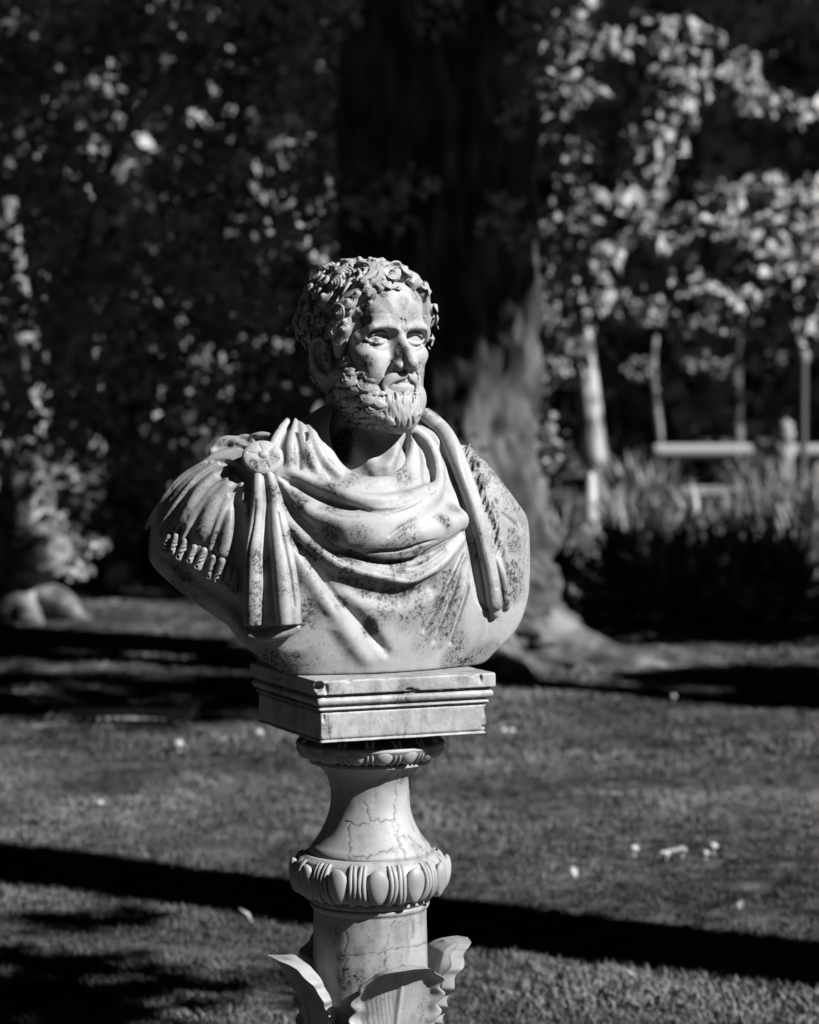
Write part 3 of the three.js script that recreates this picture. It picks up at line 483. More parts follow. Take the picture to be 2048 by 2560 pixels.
  for (const g of [[[340, 995], [415, 1000]], [[465, 1095], [560, 1150], [655, 1170]], [[700, 1230], [790, 1270], [850, 1290]]]) sub(cA, 3, g.map((p) => [...p, 3.5]));
  // hem of the arm under the flaps
  sub(cA, 14, [[230, 1260, 4, 0], [340, 1345, 9, 0], [520, 1475, 14, 2], [720, 1610, 20, 4], [880, 1720, 26, 4], [960, 1840, 24, 2], [1010, 1960, 14, 0]]);
  sub(cA, 20, [[900, 700, 8, 0], [930, 1000, 14, 0], [930, 1300, 20, 0], [920, 1600, 24, 2]]);
}
// pieces that stand out as their own: roll, hanging folds, brooch, tassels
const sash = new Field([90, -330, -170], [340, 260, 200], 2.6);
sash.tube(torso.line(via(cC, [[-70, 60, 17, 14], [40, 140, 20, 14], [150, 250, 21, 13], [260, 430, 22, 11], [350, 640, 22, 10], [420, 850, 21, 10], [470, 1060, 20, 11], [520, 1280, 20, 12], [560, 1480, 20, 12], [585, 1640, 20.5, 12], [592, 1690, 21, 12]]), 5, torsoBase), 0);
{
  const e = torso.line(via(cC, [[592, 1700, 17, 8], [605, 1780, 15, 3]]), 5, torsoBase); sash.tube(e, 1);
  for (let i = 0; i < 5; i++) sash.tube(torso.line(via(cC, [[160 + i * 12, 200, 1, 30], [330 + i * 16, 640, 1.8, 31], [470 + i * 14, 1150, 1.8, 31], [560 + i * 10, 1560, 1, 31]]), 8, torsoBase), 3, 'sub');
}
const fall = new Field([-420, -360, 20], [-140, 130, 330], 2.6);
{
  const L = (pts) => torso.line(via(cA, pts), 5, torsoBase), add = (k, pts) => fall.tube(L(pts), k), sub = (k, pts) => fall.tube(L(pts), k, 'sub');
  add(6, [[1100, 540, 13, 12], [1095, 800, 17, 14], [1085, 1100, 20, 14], [1080, 1500, 22, 15], [1085, 1860, 23, 16]]);
  add(6, [[1195, 530, 11, 12], [1245, 760, 15, 13], [1285, 1100, 19, 14], [1320, 1500, 21, 15], [1345, 1860, 22, 16]]);
  add(6, [[1220, 560, 8, 10], [1310, 860, 11, 9], [1360, 1200, 15, 10], [1400, 1560, 18, 11], [1420, 1860, 19, 12]]);
  add(10, [[1130, 600, 8, 4], [1190, 1100, 14, 2], [1210, 1860, 16, 2]]);
  sub(4, [[1160, 560, 4, 22], [1180, 900, 7, 24], [1190, 1300, 8, 26], [1195, 1900, 9, 28]]);
  sub(4, [[1070, 760, 3, 30], [1060, 1100, 4, 33], [1060, 1850, 4, 37]]);
  sub(4, [[1290, 900, 2.5, 26], [1365, 1300, 3.5, 28], [1420, 1700, 3, 31]]);
  fall.put((x, y, z) => -(y - pix(700, 1040 + 0.2783 * 1865, 200)[1] + (x + 240) * -0.04), [-280, -120, 180], [200, 400, 200], 3, 'and');   // squared hem
  // the turned-back lower edge
  const hem = L([[1010, 1900, 8, 16], [1040, 1950, 13, 12], [1140, 1975, 13, 10], [1260, 1960, 13, 10], [1380, 1925, 12, 12], [1445, 1890, 8, 16]]); fall.tube(hem, 5);
  add(8, [[1030, 1800, 8, 2], [1100, 1950, 14, -2], [1240, 1950, 14, -2], [1420, 1830, 10, 2]]);
}
console.log('torso fields');
stain(torso, cB, [[900, 1650, 110, 0.4], [1200, 1700, 110, 0.42], [1500, 1700, 110, 0.4], [1350, 2050, 90, 0.36], [500, 1450, 80, 0.42], [650, 1350, 50, 0.46], [760, 1560, 60, 0.5], [1000, 1640, 60, 0.5], [1150, 1600, 55, 0.55], [950, 1760, 60, 0.45], [1230, 1780, 60, 0.45], [1060, 1400, 50, 0.5], [1280, 1330, 40, 0.45], [620, 1500, 60, 0.5], [1480, 1010, 36, 0.5], [1560, 900, 30, 0.42], [440, 1120, 60, 0.5], [700, 1160, 50, 0.42], [150, 850, 60, 0.5], [300, 1290, 60, 0.5], [230, 1500, 60, 0.35], [250, 1850, 60, 0.48], [820, 1960, 36, 0.62], [1600, 1780, 50, 0.45], [1500, 1950, 60, 0.45], [1330, 1900, 60, 0.44], [540, 1750, 40, 0.5], [120, 1180, 50, 0.5], [250, 450, 40, 0.5], [100, 450, 40, 0.42], [1500, 700, 40, 0.34]]);
stain(torso, cC, [[700, 900, 120, 0.38], [850, 1300, 110, 0.34], [560, 400, 80, 0.38], [420, 500, 40, 0.52], [500, 640, 40, 0.52], [600, 920, 40, 0.46], [780, 1150, 60, 0.45], [700, 620, 60, 0.4], [860, 900, 60, 0.4], [240, 240, 24, 0.55], [560, 1740, 30, 0.4], [230, 1540, 70, 0.46], [160, 1700, 60, 0.46]]);
stain(torso, cA, [[600, 700, 160, 0.33], [300, 900, 110, 0.42], [700, 1100, 110, 0.33], [560, 1050, 50, 0.46], [420, 880, 50, 0.48], [820, 520, 50, 0.42], [300, 700, 70, 0.42], [120, 1150, 60, 0.5], [600, 800, 60, 0.34], [880, 950, 50, 0.36], [450, 1450, 40, 0.46], [820, 270, 40, 0.4]]);
stain(fall, cA, [[1100, 1300, 50, 0.5], [1080, 1600, 50, 0.46], [1220, 700, 40, 0.45], [1060, 800, 30, 0.42], [1330, 1500, 60, 0.4], [1420, 1500, 60, 0.42]]);
const clothColor = stoneColor(0.48, 0.32);
const bust = thing('marble_bust', 'weathered marble bust of a curly haired bearded man in a draped cloak', 'bust', [0, Y0, 0]);
part('head', head.mesh(skinColor), marble, bust);
part('hair', hair.mesh(hairColor), marble, bust);
part('beard', beard.mesh(hairColor), marble, bust);
const cloak = part('cloak', torso.mesh(clothColor), marble, bust);
part('rolled_sash', sash.mesh(clothColor), marble, bust);
part('hanging_folds', fall.mesh(clothColor), marble, bust);
{ // brooch: a domed disc with a flower in relief
  const n0 = torso.hit(...cA(1140, 402)), c = [n0[0] + 1, n0[1] + 5, n0[2] + 12], n = [0.16, 0.42, 0.89], f = new Field([c[0] - 70, c[1] - 70, c[2] - 50], [c[0] + 70, c[1] + 70, c[2] + 80], 1.5);
  const l = Math.hypot(...n), N = n.map((v) => v / l), T = (() => { const t = [N[2], 0, -N[0]], q = Math.hypot(...t); return t.map((v) => v / q); })(), B = [N[1] * T[2] - N[2] * T[1], N[2] * T[0] - N[0] * T[2], N[0] * T[1] - N[1] * T[0]];
  const P = (a, b, h) => [0, 1, 2].map((i) => c[i] + T[i] * a + B[i] * b + N[i] * h);
  f.ell(P(0, 0, 4), [52, 46, 22], 0, 'add', [T, B, N]);
  f.put((x, y, z) => (x - c[0]) * N[0] + (y - c[1]) * N[1] + (z - c[2]) * N[2] - 18, c, 70, 8, 'and');
  f.ell(P(0, 4, 18), [12, 10, 6], 3, 'add', [T, B, N]);
  for (let i = 0; i < 6; i++) { const a = i * Math.PI / 3 + 0.3; f.ell(P(Math.cos(a) * 25, 2 + Math.sin(a) * 21, 12), [12, 10, 5.5], 3, 'add', [T, B, N]); f.tube([[...P(Math.cos(a + 0.5) * 14, 2 + Math.sin(a + 0.5) * 12, 20), 2], [...P(Math.cos(a + 0.5) * 38, 2 + Math.sin(a + 0.5) * 33, 17), 2.6]], 2, 'sub'); }
  stain(f, cA, [[1060, 440, 26, 0.5], [1150, 420, 22, 0.45], [1250, 370, 26, 0.42]]);
  part('brooch', f.mesh(stoneColor(0.48, 0.24)), marble, bust);
}
// tassels along the edge of the shoulder flaps
[[310, 1080, 285, 1210], [370, 1080, 345, 1240], [450, 1130, 410, 1280], [530, 1180, 485, 1315], [620, 1210, 575, 1375], [700, 1270, 660, 1440], [775, 1300, 740, 1480], [835, 1360, 800, 1530], [885, 1400, 862, 1570]].forEach(([x0, y0, x1, y1], ti) => {
  x1 += 12 * Math.sin(ti * 2.7); y1 += 14 * Math.sin(ti * 4.1); const fat = 1 + 0.14 * Math.sin(ti * 3.3);
  const a = torso.hit(...cA(x0, y0)), b = torso.hit(...cA(x1, y1)), c = a.map((v, i) => (v + b[i]) / 2), f = new Field(c.map((v) => v - 52), c.map((v) => v + 52), 1.7), n = torso.grad(...a, 10);
  const q = (t, s, h) => [0, 1, 2].map((i) => mix(a[i], b[i], t) + n[i] * h + (i === 0 ? s : 0));
  f.tube([[...q(0, 0, 4), 8.5 * fat], [...q(0.5, 0, 7), 10 * fat], [...q(0.9, 0, 9), 11 * fat]], 2);
  for (let t = 0.1; t < 0.75; t += 0.2) f.tube([[...q(t + 0.14, -12, 14), 1.6], [...q(t, 0, 19), 2.4], [...q(t - 0.12, 12, 14), 1.6]], 1.5, 'sub');
  f.tube([[...q(0.9, 0, 14), 3], [...q(0.9, 1, 28), 4]], 1, 'sub');
  part('tassel', f.mesh(clothColor), marble, cloak);
});
console.log('bust meshed');
// ---------------------------------------------------------------- the pedestal
const c3 = (x, y) => [560 + 0.44525 * x, 1600 + 0.44525 * y];
const FLOOR = -Y0 / S;                                                  // the ground, in sculpting units
const pedestal = thing('marble_pedestal', 'cracked marble baluster pedestal with egg moulding and acanthus leaves under the bust', 'pedestal', [0, Y0, 0]);
const PA = 23.6 * Math.PI / 180, pa = Math.cos(PA), pb = Math.sin(PA);
const cracks = [];
const crackDist = (x, y, z) => { // all of them run over the side that faces the lawn's near end, so they are measured across that side
  let d = 1e9; if (z < 0) return d;
  for (const s of cracks) { if (y > s[7] || y < s[8]) continue; const ax = s[3] - s[0], ay = s[4] - s[1], t = clamp(((x - s[0]) * ax + (y - s[1]) * ay) / (ax * ax + ay * ay + 1e-6), 0, 1); d = Math.min(d, Math.hypot(x - s[0] - ax * t, y - s[1] - ay * t) - s[6]); } return d; };
const addCrack = (a, b, w) => cracks.push([a[0], a[1], a[2], b[0], b[1], b[2], w, Math.max(a[1], b[1]) + 10, Math.min(a[1], b[1]) - 10]);
const pedStone = (() => { const c = stoneColor(0.46, 0.22); return (x, y, z) => { const q = c(x, y, z), d = crackDist(x, y, z) + 2.6 * (vnoise(x * 0.16, y * 0.16, z * 0.16) - 0.35), vein = 0.86 + 0.2 * sstep(0.3, 0.6, fbm(x * 0.012 + 3, y * 0.012, z * 0.012, 3)); const run = 1 - 0.3 * sstep(0.5, 0.7, fbm(x * 0.045 + 5, y * 0.007, z * 0.045, 3)) * (0.6 + 0.4 * vnoise(x * 0.3, y * 0.1, z * 0.3)); return q * vein * run * (d < 0 ? 0.36 : d < 1.4 ? mix(0.4, 0.88, d / 1.4) : d < 7 ? mix(0.88, 1, (d - 1.4) / 5.6) : 1); }; })();
{ // square plinth with its mouldings, chipped and worn
  const T = PLINTH_TOP, Hh = PLINTH_TOP - PLINTH_BOTTOM, f = new Field([-345, PLINTH_BOTTOM - 12, -345], [345, PLINTH_TOP + 12, 345], 3.2);
  const prof = (y) => { const q = (T - y) / Hh; return q < 0.25 ? 237 : q < 0.275 ? 223 : q < 0.41 ? 224 + 9 * Math.sqrt(Math.max(0, 1 - ((q - 0.34) / 0.07) ** 2)) : q < 0.435 ? 217 : q < 0.50 ? 225 : q < 0.52 ? 215 : q < 0.945 ? 219 : q < 0.957 ? 214 : 220; };
  f.all((x, y, z) => {
    const a = Math.abs(x * pa - z * pb), b = Math.abs(x * pb + z * pa), rough = smax(Math.max(a, b) - prof(y), Math.abs(y - T + Hh / 2) - Hh / 2, 0); if (Math.abs(rough) > 9) return rough; const w = 1.6 * (fbm(x * 0.03, y * 0.03, z * 0.03, 3) - 0.5) * 2 + 0.8 * (vnoise(x * 0.2, y * 0.2, z * 0.2) - 0.5);
    return smax(smax(a, b, 5) - prof(y) + w, Math.abs(y - T + Hh / 2) - Hh / 2 + w * 0.6, 4);
  }, 0, 'add');
  for (const [x, y, r, dx, dy] of [[520, 262, 20, 24, 20], [575, 280, 8, 6, 26], [1045, 280, 8, 20, 5], [1080, 285, 6, 16, 5], [1440, 215, 7, 4, 18], [1470, 400, 10, 5, 22], [1462, 490, 9, 10, 6], [1385, 190, 8, 16, 4], [560, 440, 5, 3, 20], [115, 190, 10, 10, 10], [150, 300, 8, 8, 10], [300, 215, 6, 16, 4], [700, 228, 6, 14, 3], [900, 212, 5, 14, 3], [1490, 325, 8, 6, 5], [200, 488, 9, 14, 5], [400, 535, 7, 16, 4], [1250, 190, 5, 16, 3]]) { const p = f.hit(...c3(x, y)); f.ell(p, [dx * 0.45 + r * 0.4, dy * 0.45 + r * 0.3, r], 3, 'sub'); }
  stain(f, c3, [[620, 260, 30, 0.36], [300, 230, 80, 0.44], [1000, 310, 40, 0.4], [300, 330, 80, 0.42], [580, 500, 24, 0.44], [710, 470, 14, 0.34], [1480, 470, 20, 0.4], [1230, 370, 26, 0.3], [1350, 210, 30, 0.42], [400, 400, 60, 0.36], [830, 260, 30, 0.34]]);
  for (const [pts, r] of [[[[670, 280], [665, 320]], 0.8], [[[1045, 310], [1040, 345]], 0.8], [[[585, 420], [588, 500], [600, 560]], 1.2], [[[1010, 430], [1020, 500], [1010, 550]], 0.6], [[[1455, 360], [1470, 400], [1462, 450]], 0.8]]) for (let i = 0; i + 1 < pts.length; i++) addCrack(f.hit(...c3(...pts[i])), f.hit(...c3(...pts[i + 1])), r);
  part('plinth', f.mesh(pedStone), marble, pedestal);
}
const PY = (sy) => -(sy - 1280) * 1.0;                                  // the axis lies in the plane z = 0
function lathe(name, prof, parent, rough = 0.7, round = false) {
  if (round) { const c = new THREE.CatmullRomCurve3(prof.map(([r, y]) => new THREE.Vector3(r, y, 0))); prof = c.getPoints(prof.length * 8).map((p) => [p.x, p.y]); }
  const pts = []; for (let i = 0; i + 1 < prof.length; i++) { const [r0, y0] = prof[i], [r1, y1] = prof[i + 1], m = Math.max(1, Math.ceil(Math.hypot(r1 - r0, y1 - y0) / 3)); for (let q = 0; q < m; q++) pts.push([mix(r0, r1, q / m), mix(y0, y1, q / m)]); } pts.push(prof.at(-1));
  const N = 240, P = [], C = [], I = [];
  for (const [r, sy] of pts) for (let i = 0; i <= N; i++) {
    const a = i / N * Math.PI * 2, y = PY(sy), w = rough * ((fbm(Math.sin(a) * 2.2 + 9, y * 0.014, Math.cos(a) * 2.2, 2) - 0.5) * 4), x = Math.sin(a) * (r + w), z = Math.cos(a) * (r + w);
    const d = crackDist(x, y, z), k = d < 1 ? 1 - 0.9 / r : 1; P.push(x * k * S, y * S, z * k * S); const c = pedStone(x, y, z); C.push(c, c, c);
  }
  for (let j = 0; j + 1 < pts.length; j++) for (let i = 0; i < N; i++) { const a = j * (N + 1) + i, b = a + N + 1; I.push(a, b, a + 1, b, b + 1, a + 1); }
  const g = new THREE.BufferGeometry(); g.setAttribute('position', new THREE.Float32BufferAttribute(P, 3)); g.setAttribute('color', new THREE.Float32BufferAttribute(C, 3)); g.setIndex(I); g.computeVertexNormals();
  return part(name, g, marble, parent);
}
const onLathe = (x, y, r) => { const [sx, sy] = c3(x, y), z0 = r * Math.sqrt(Math.max(0.02, 1 - ((sx - 925) / r) ** 2)); return pix(sx, sy, z0); };
for (const [r, wd, pts] of [[104, 0.7, [[1010, 700], [970, 790], [962, 860], [965, 960], [975, 1080]]], [130, 0.8, [[975, 1080], [1000, 1160], [1030, 1230]]], [110, 1.0, [[680, 1025], [740, 1040], [820, 1020], [900, 1018], [965, 1012]]], [102, 0.7, [[780, 910], [800, 970], [815, 1020]]], [126, 1.5, [[705, 1040], [700, 1100], [712, 1160], [705, 1220]]], [138, 1.3, [[720, 1205], [760, 1218], [830, 1205], [900, 1182], [980, 1165]]], [126, 0.9, [[985, 1110], [1050, 1115], [1110, 1140], [1140, 1190]]], [120, 0.6, [[930, 1020], [960, 1060], [1000, 1160]]], [104, 0.5, [[1030, 720], [1000, 790], [970, 800]]],
  [144, 0.8, [[640, 1780], [760, 1770], [900, 1750], [1040, 1730], [1140, 1700]]], [144, 0.6, [[960, 1580], [920, 1680], [900, 1760], [910, 1850]]], [144, 0.6, [[1040, 1540], [1060, 1650], [1040, 1720]]], [144, 0.5, [[680, 1560], [690, 1700], [670, 1900]]]])
  for (let i = 0; i + 1 < pts.length; i++) { const m = 4, a = pts[i], b = pts[i + 1]; let p = onLathe(...a, r); for (let q = 1; q <= m; q++) { const e = onLathe(mix(a[0], b[0], q / m) + (q < m ? rr(-13, 13) : 0), mix(a[1], b[1], q / m) + (q < m ? rr(-13, 13) : 0), r); addCrack(p, e, wd * rr(0.1, 1.1)); p = e; } }
for (const [x, y, r, rad, a] of [[660, 1780, 144, 26, 0.45], [760, 1760, 144, 20, 0.38], [620, 1650, 144, 50, 0.42], [680, 1900, 144, 50, 0.46], [1050, 1600, 144, 40, 0.34], [900, 1900, 144, 60, 0.4], [760, 1900, 144, 40, 0.44], [1000, 780, 104, 26, 0.36], [860, 700, 108, 40, 0.34], [1060, 1180, 138, 30, 0.3], [1000, 1640, 144, 40, 0.36]]) { const p = onLathe(x, y, r); stains.push([...p, rad, a]); }
const echinus = lathe('egg_moulding', [[60, 1850], [170, 1850], [186, 1853], [188, 1860], [176, 1876], [158, 1889], [146, 1896], [140, 1897]], pedestal);
lathe('fillet', [[140, 1897.5], [151, 1898], [152, 1906], [146, 1908.5], [120, 1909]], pedestal);
lathe('waisted_shaft', [[139, 1909], [128, 1916], [113, 1932], [104, 1952], [99, 1978], [99, 2004], [103, 2030], [112, 2058], [125, 2084], [140, 2106], [150, 2118], [154, 2128], [152, 2136]], pedestal, 0.7, true);
const torusRing = lathe('torus_ring', [[150, 2132], [164, 2134], [178, 2144], [186, 2160], [189, 2182], [187, 2206], [177, 2226], [162, 2238], [150, 2241]], pedestal);
lathe('lower_shaft', [[150, 2241.5], [153, 2243], [154, 2252], [149, 2256], [146, 2258], [150, 2261], [149, 2268], [143, 2276], [142, 2300], [143, 2340], [145, 2400], [146, 2500], [150, 2640], [158, 2760], [150, 2800]], pedestal);
lathe('foot_moulding', [[150, 2800], [190, 2806], [208, 2830], [190, 2856], [168, 2862], [160, 2900], [176, 2950], [215, 2975], [236, 3010], [215, 3046], [200, 3050]], pedestal);
{ const g = new THREE.BoxGeometry(520 * S, (-PY(3050) + FLOOR) * -S, 520 * S); g.translate(0, (PY(3050) + FLOOR) / 2 * S, 0); g.rotateY(PA); const n = g.attributes.position.count; g.setAttribute('color', new THREE.Float32BufferAttribute(new Array(n * 3).fill(0.42 * K), 3)); part('base_block', g, marble, pedestal); }
function colored(g, fn) { const p = g.attributes.position, c = new Float32Array(p.count * 3); for (let i = 0; i < p.count; i++) c[3 * i] = c[3 * i + 1] = c[3 * i + 2] = fn(p.getX(i) / S, p.getY(i) / S, p.getZ(i) / S); g.setAttribute('color', new THREE.BufferAttribute(c, 3)); return g; }
function ring(parent, { count, off, R, cy, half, eggW, eggH, eggD, tilt, proud }) { // eggs, their rims and the darts between them
  const onRing = (a, t, lift) => { const rad = R + half[0] * Math.cos(t) + lift * Math.cos(t), y = PY(cy) + half[1] * Math.sin(t) + lift * Math.sin(t); return new THREE.Vector3(Math.sin(a) * rad * S, y * S, Math.cos(a) * rad * S); };
  const step = 2 * Math.PI / count;
  for (let i = 0; i < count; i++) {
    const a = off + i * step;
    const egg = new THREE.SphereGeometry(1, 20, 16); { const p = egg.attributes.position; for (let q = 0; q < p.count; q++) { const y = p.getY(q); p.setX(q, p.getX(q) * (1 + 0.14 * y)); } }
    egg.scale(eggW * S, eggH * S, eggD * S); egg.rotateX(tilt); const c = onRing(0, -tilt * 0.75, proud); egg.translate(c.x, c.y, c.z); egg.rotateY(a); egg.computeVertexNormals();
    part('egg', colored(egg, pedStone), marble, parent);
    for (const s of R > 140 ? [-1.32, -1, 1, 1.32] : [-1, 1]) {
      const pts = []; for (let q = 0; q <= 8; q++) { const t = mix(1.05, -1.15, q / 8) - tilt * 0.4, w = eggW * (1.26 - 0.28 * Math.max(0, (q - 4) / 4) ** 1.5 - 0.1 * Math.max(0, (3 - q) / 3)) / (R + half[0]); pts.push(onRing(a + s * w, t, proud * 0.6 + 5)); }
      part('egg_rim', colored(new THREE.TubeGeometry(new THREE.CatmullRomCurve3(pts), 16, (R > 140 ? 6 : 4) * S, 7), pedStone), marble, parent);
    }
    const d = []; for (let q = 0; q <= 6; q++) d.push(onRing(a + step / 2, mix(0.8, -1.1, q / 6) - tilt * 0.4, proud * 0.4));
    const dg = new THREE.TubeGeometry(new THREE.CatmullRomCurve3(d), 14, 5 * S, 6); { const p = dg.attributes.position; }
    part('dart', colored(dg, pedStone), marble, parent);
  }
}
ring(torusRing, { count: 12, off: 6.5 * Math.PI / 180, R: 150, cy: 2186, half: [42, 50], eggW: 27, eggH: 45, eggD: 16, tilt: 0.12, proud: -3 });
ring(echinus, { count: 16, off: 12 * Math.PI / 180, R: 134, cy: 1862, half: [42, 30], eggW: 23, eggH: 23, eggD: 13, tilt: 0.6, proud: -1 });
{ // four acanthus leaves that stand off the shaft and curl over at the tip
  const LH = 330, tipY = PY(2376);
  const leaf = (angle) => {
    const NU = 56, NV = 90, P = [], I = [], at = (u, v, back) => {
      const spread = Math.sin(Math.min(1, v * 1.25 + 0.28) * Math.PI * 0.5) * Math.sqrt(Math.max(0, 1 - Math.max(0, (v - 0.5) / 0.5) ** 2.4)), lobe = 1 + 0.055 * Math.sin(v * 46) * Math.abs(u) ** 3, W = 132 * spread * lobe;
      const out = 150 + 24 * v + 48 * Math.max(0, (v - 0.3) / 0.7) ** 2, y = tipY - LH * (1 - v), rim = sstep(0.78, 0.98, Math.abs(u)) + sstep(0.93, 1, v);
      const rib = 6 * Math.exp(-((u / 0.05) ** 2)), ph = Math.abs(u) * 2.4 - v * 1.3 + 0.1 * Math.sin(u * 5 + v * 7), vein = 1.0 * Math.sin(ph * 24) * (0.4 + 0.6 * vnoise(u * 9 + 20, v * 9, angle)) * Math.min(1, Math.abs(u) * 5) * (1 - sstep(0.7, 0.9, Math.abs(u)));
      let r = out + (back ? -32 : rib + vein) + 19 * Math.min(1.2, rim) + 6 * rim * Math.sin(v * 42 + u * 3) + 14 * u * u, w = u * W;
      const a = angle + w / 205; r += (1 - Math.cos(w / 160)) * -18; return [Math.sin(a) * r * S, y * S, Math.cos(a) * r * S];
    };
    for (const back of [0, 1]) for (let j = 0; j <= NV; j++) for (let i = 0; i <= NU; i++) P.push(...at(i / NU * 2 - 1, j / NV, back));
    const M = (NU + 1) * (NV + 1), id = (b, j, i) => b * M + j * (NU + 1) + i;
    for (let j = 0; j < NV; j++) for (let i = 0; i < NU; i++) { I.push(id(0, j, i), id(0, j, i + 1), id(0, j + 1, i), id(0, j, i + 1), id(0, j + 1, i + 1), id(0, j + 1, i)); I.push(id(1, j, i), id(1, j + 1, i), id(1, j, i + 1), id(1, j, i + 1), id(1, j + 1, i), id(1, j + 1, i + 1)); }
    for (let j = 0; j < NV; j++) for (const [i, fl] of [[0, 1], [NU, 0]]) { const q = [id(0, j, i), id(0, j + 1, i), id(1, j, i), id(1, j + 1, i)]; fl ? I.push(q[0], q[1], q[2], q[1], q[3], q[2]) : I.push(q[0], q[2], q[1], q[1], q[2], q[3]); }
    const g = new THREE.BufferGeometry(); g.setAttribute('position', new THREE.Float32BufferAttribute(P, 3)); g.setIndex(I); g.computeVertexNormals(); return colored(g, pedStone);
  };
  for (let i = 0; i < 4; i++) part('acanthus_leaf', leaf(PA + (i - 1) * Math.PI / 2), marble, pedestal);
}
console.log('pedestal');
// ---------------------------------------------------------------- the garden
seed = 4242;
const mat = (v, rough = 0.9, extra = {}) => new THREE.MeshStandardMaterial({ color: grey(v), roughness: rough, ...extra });
const vmat = (rough = 0.9, extra = {}) => new THREE.MeshStandardMaterial({ vertexColors: true, roughness: rough, ...extra });
const dispDepth = (x, y, depth) => atDepth(x * 1.18725, y * 1.18725, depth);      // pixels of the 1725 wide view
const dispGround = (x, y, h = 0) => groundAt(x * 1.18725, y * 1.18725, h);
// lawn: one sheet to the horizon, gently uneven near the pedestal
{
  const xs = [], zs = [], line = (a, near, far) => { for (let v = -near; v <= near + 1e-6; v += 0.09) a.push(v); for (let e = near + 0.5, st = 0.5; e < far; st *= 1.35, e += st) { a.push(e); a.unshift(-e); } };
  line(xs, 4.5, 170); line(zs, 9, 190); const zc = -9, P = [], C = [], I = [];
  for (const z of zs) for (const x of xs) { const Z = z + zc, near = Math.abs(x) < 6 && Math.abs(z) < 10 ? 1 : 0; P.push(x, -0.012 + near * (0.05 * (fbm(x * 0.9, 3, Z * 0.9, 3) - 0.5) + 0.02 * (vnoise(x * 7, 0, Z * 7) - 0.5)), Z); const c = K * (0.05 + 0.07 * fbm(x * 2.2, 9, Z * 2.2, 4)); C.push(c, c, c); }
  for (let j = 0; j + 1 < zs.length; j++) for (let i = 0; i + 1 < xs.length; i++) { const a = j * xs.length + i, b = a + xs.length; I.push(a, b, a + 1, b, b + 1, a + 1); }
  const g = new THREE.BufferGeometry(); g.setAttribute('position', new THREE.Float32BufferAttribute(P, 3)); g.setAttribute('color', new THREE.Float32BufferAttribute(C, 3)); g.setIndex(I); g.computeVertexNormals();
  top('lawn', g, vmat(0.95), 'short lawn spreading around the pedestal', 'lawn', null, 'structure');
}
{ // grass: tufts of short blades
  const tuft = (n, h, spread) => { const P = [], I = []; for (let i = 0; i < n; i++) { const a = rnd() * 6.283, r = spread * Math.sqrt(rnd()), x = r * Math.cos(a), z = r * Math.sin(a), d = rnd() * 6.283, l = h * rr(0.55, 1.15), w = 0.0026, lean = l * rr(0.2, 0.9), dx = Math.cos(d), dz = Math.sin(d), k = P.length / 3; P.push(x - dz * w, 0, z + dx * w, x + dz * w, 0, z - dx * w, x + dx * lean * 0.35 - dz * w, l * 0.6, z + dz * lean * 0.35 + dx * w, x + dx * lean * 0.35 + dz * w, l * 0.6, z + dz * lean * 0.35 - dx * w, x + dx * lean, l * 0.92, z + dz * lean); I.push(k, k + 1, k + 2, k + 1, k + 3, k + 2, k + 2, k + 3, k + 4); } const g = new THREE.BufferGeometry(); g.setAttribute('position', new THREE.Float32BufferAttribute(P, 3)); g.setIndex(I); g.computeVertexNormals(); return g; };
  const spots = [], put = (d0, d1, density) => { const area = (d1 - d0) * 2 * (0.19 * (d0 + d1) / 2 + 0.35), n = Math.round(area * density); for (let i = 0; i < n; i++) { const depth = rr(d0, d1), hw = 0.19 * depth + 0.35; spots.push([camera.position.x + rr(-hw, hw), DIST - depth, depth]); } };
  put(5.4, 8, 1500); put(8, 11, 1050); put(11, 15, 620); put(15, 21, 330);
  const m = new THREE.InstancedMesh(tuft(16, 0.027, 0.045), new THREE.MeshStandardMaterial({ color: 0xffffff, roughness: 0.8 }), spots.length), M = new THREE.Matrix4(), q = new THREE.Quaternion(), up = new THREE.Vector3(0, 1, 0);
  spots.forEach(([x, z, depth], i) => { const patch = fbm(x * 1.6, 5, z * 1.6, 4), s = rr(0.5, 1.35) * Math.max(0.78, 0.3 + 1.4 * (patch - 0.1)) * (depth > 11 ? 1.25 : 1); q.setFromAxisAngle(up, rnd() * 6.283); M.compose(new THREE.Vector3(x, -0.012 + 0.05 * (fbm(x * 0.9, 3, z * 0.9, 3) - 0.5) - 0.004, z), q, new THREE.Vector3(s * (depth > 11 ? 1.5 : 1), s, s * (depth > 11 ? 1.5 : 1))); m.setMatrixAt(i, M); m.setColorAt(i, grey(clamp(0.04 + 0.44 * (patch - 0.44) + rr(-0.03, 0.08), 0.03, 0.36))); });
  m.name = 'grass'; m.castShadow = m.receiveShadow = true; scene.add(m); tag(m, 'short mown grass blades covering the lawn', 'grass', null, 'stuff');
}
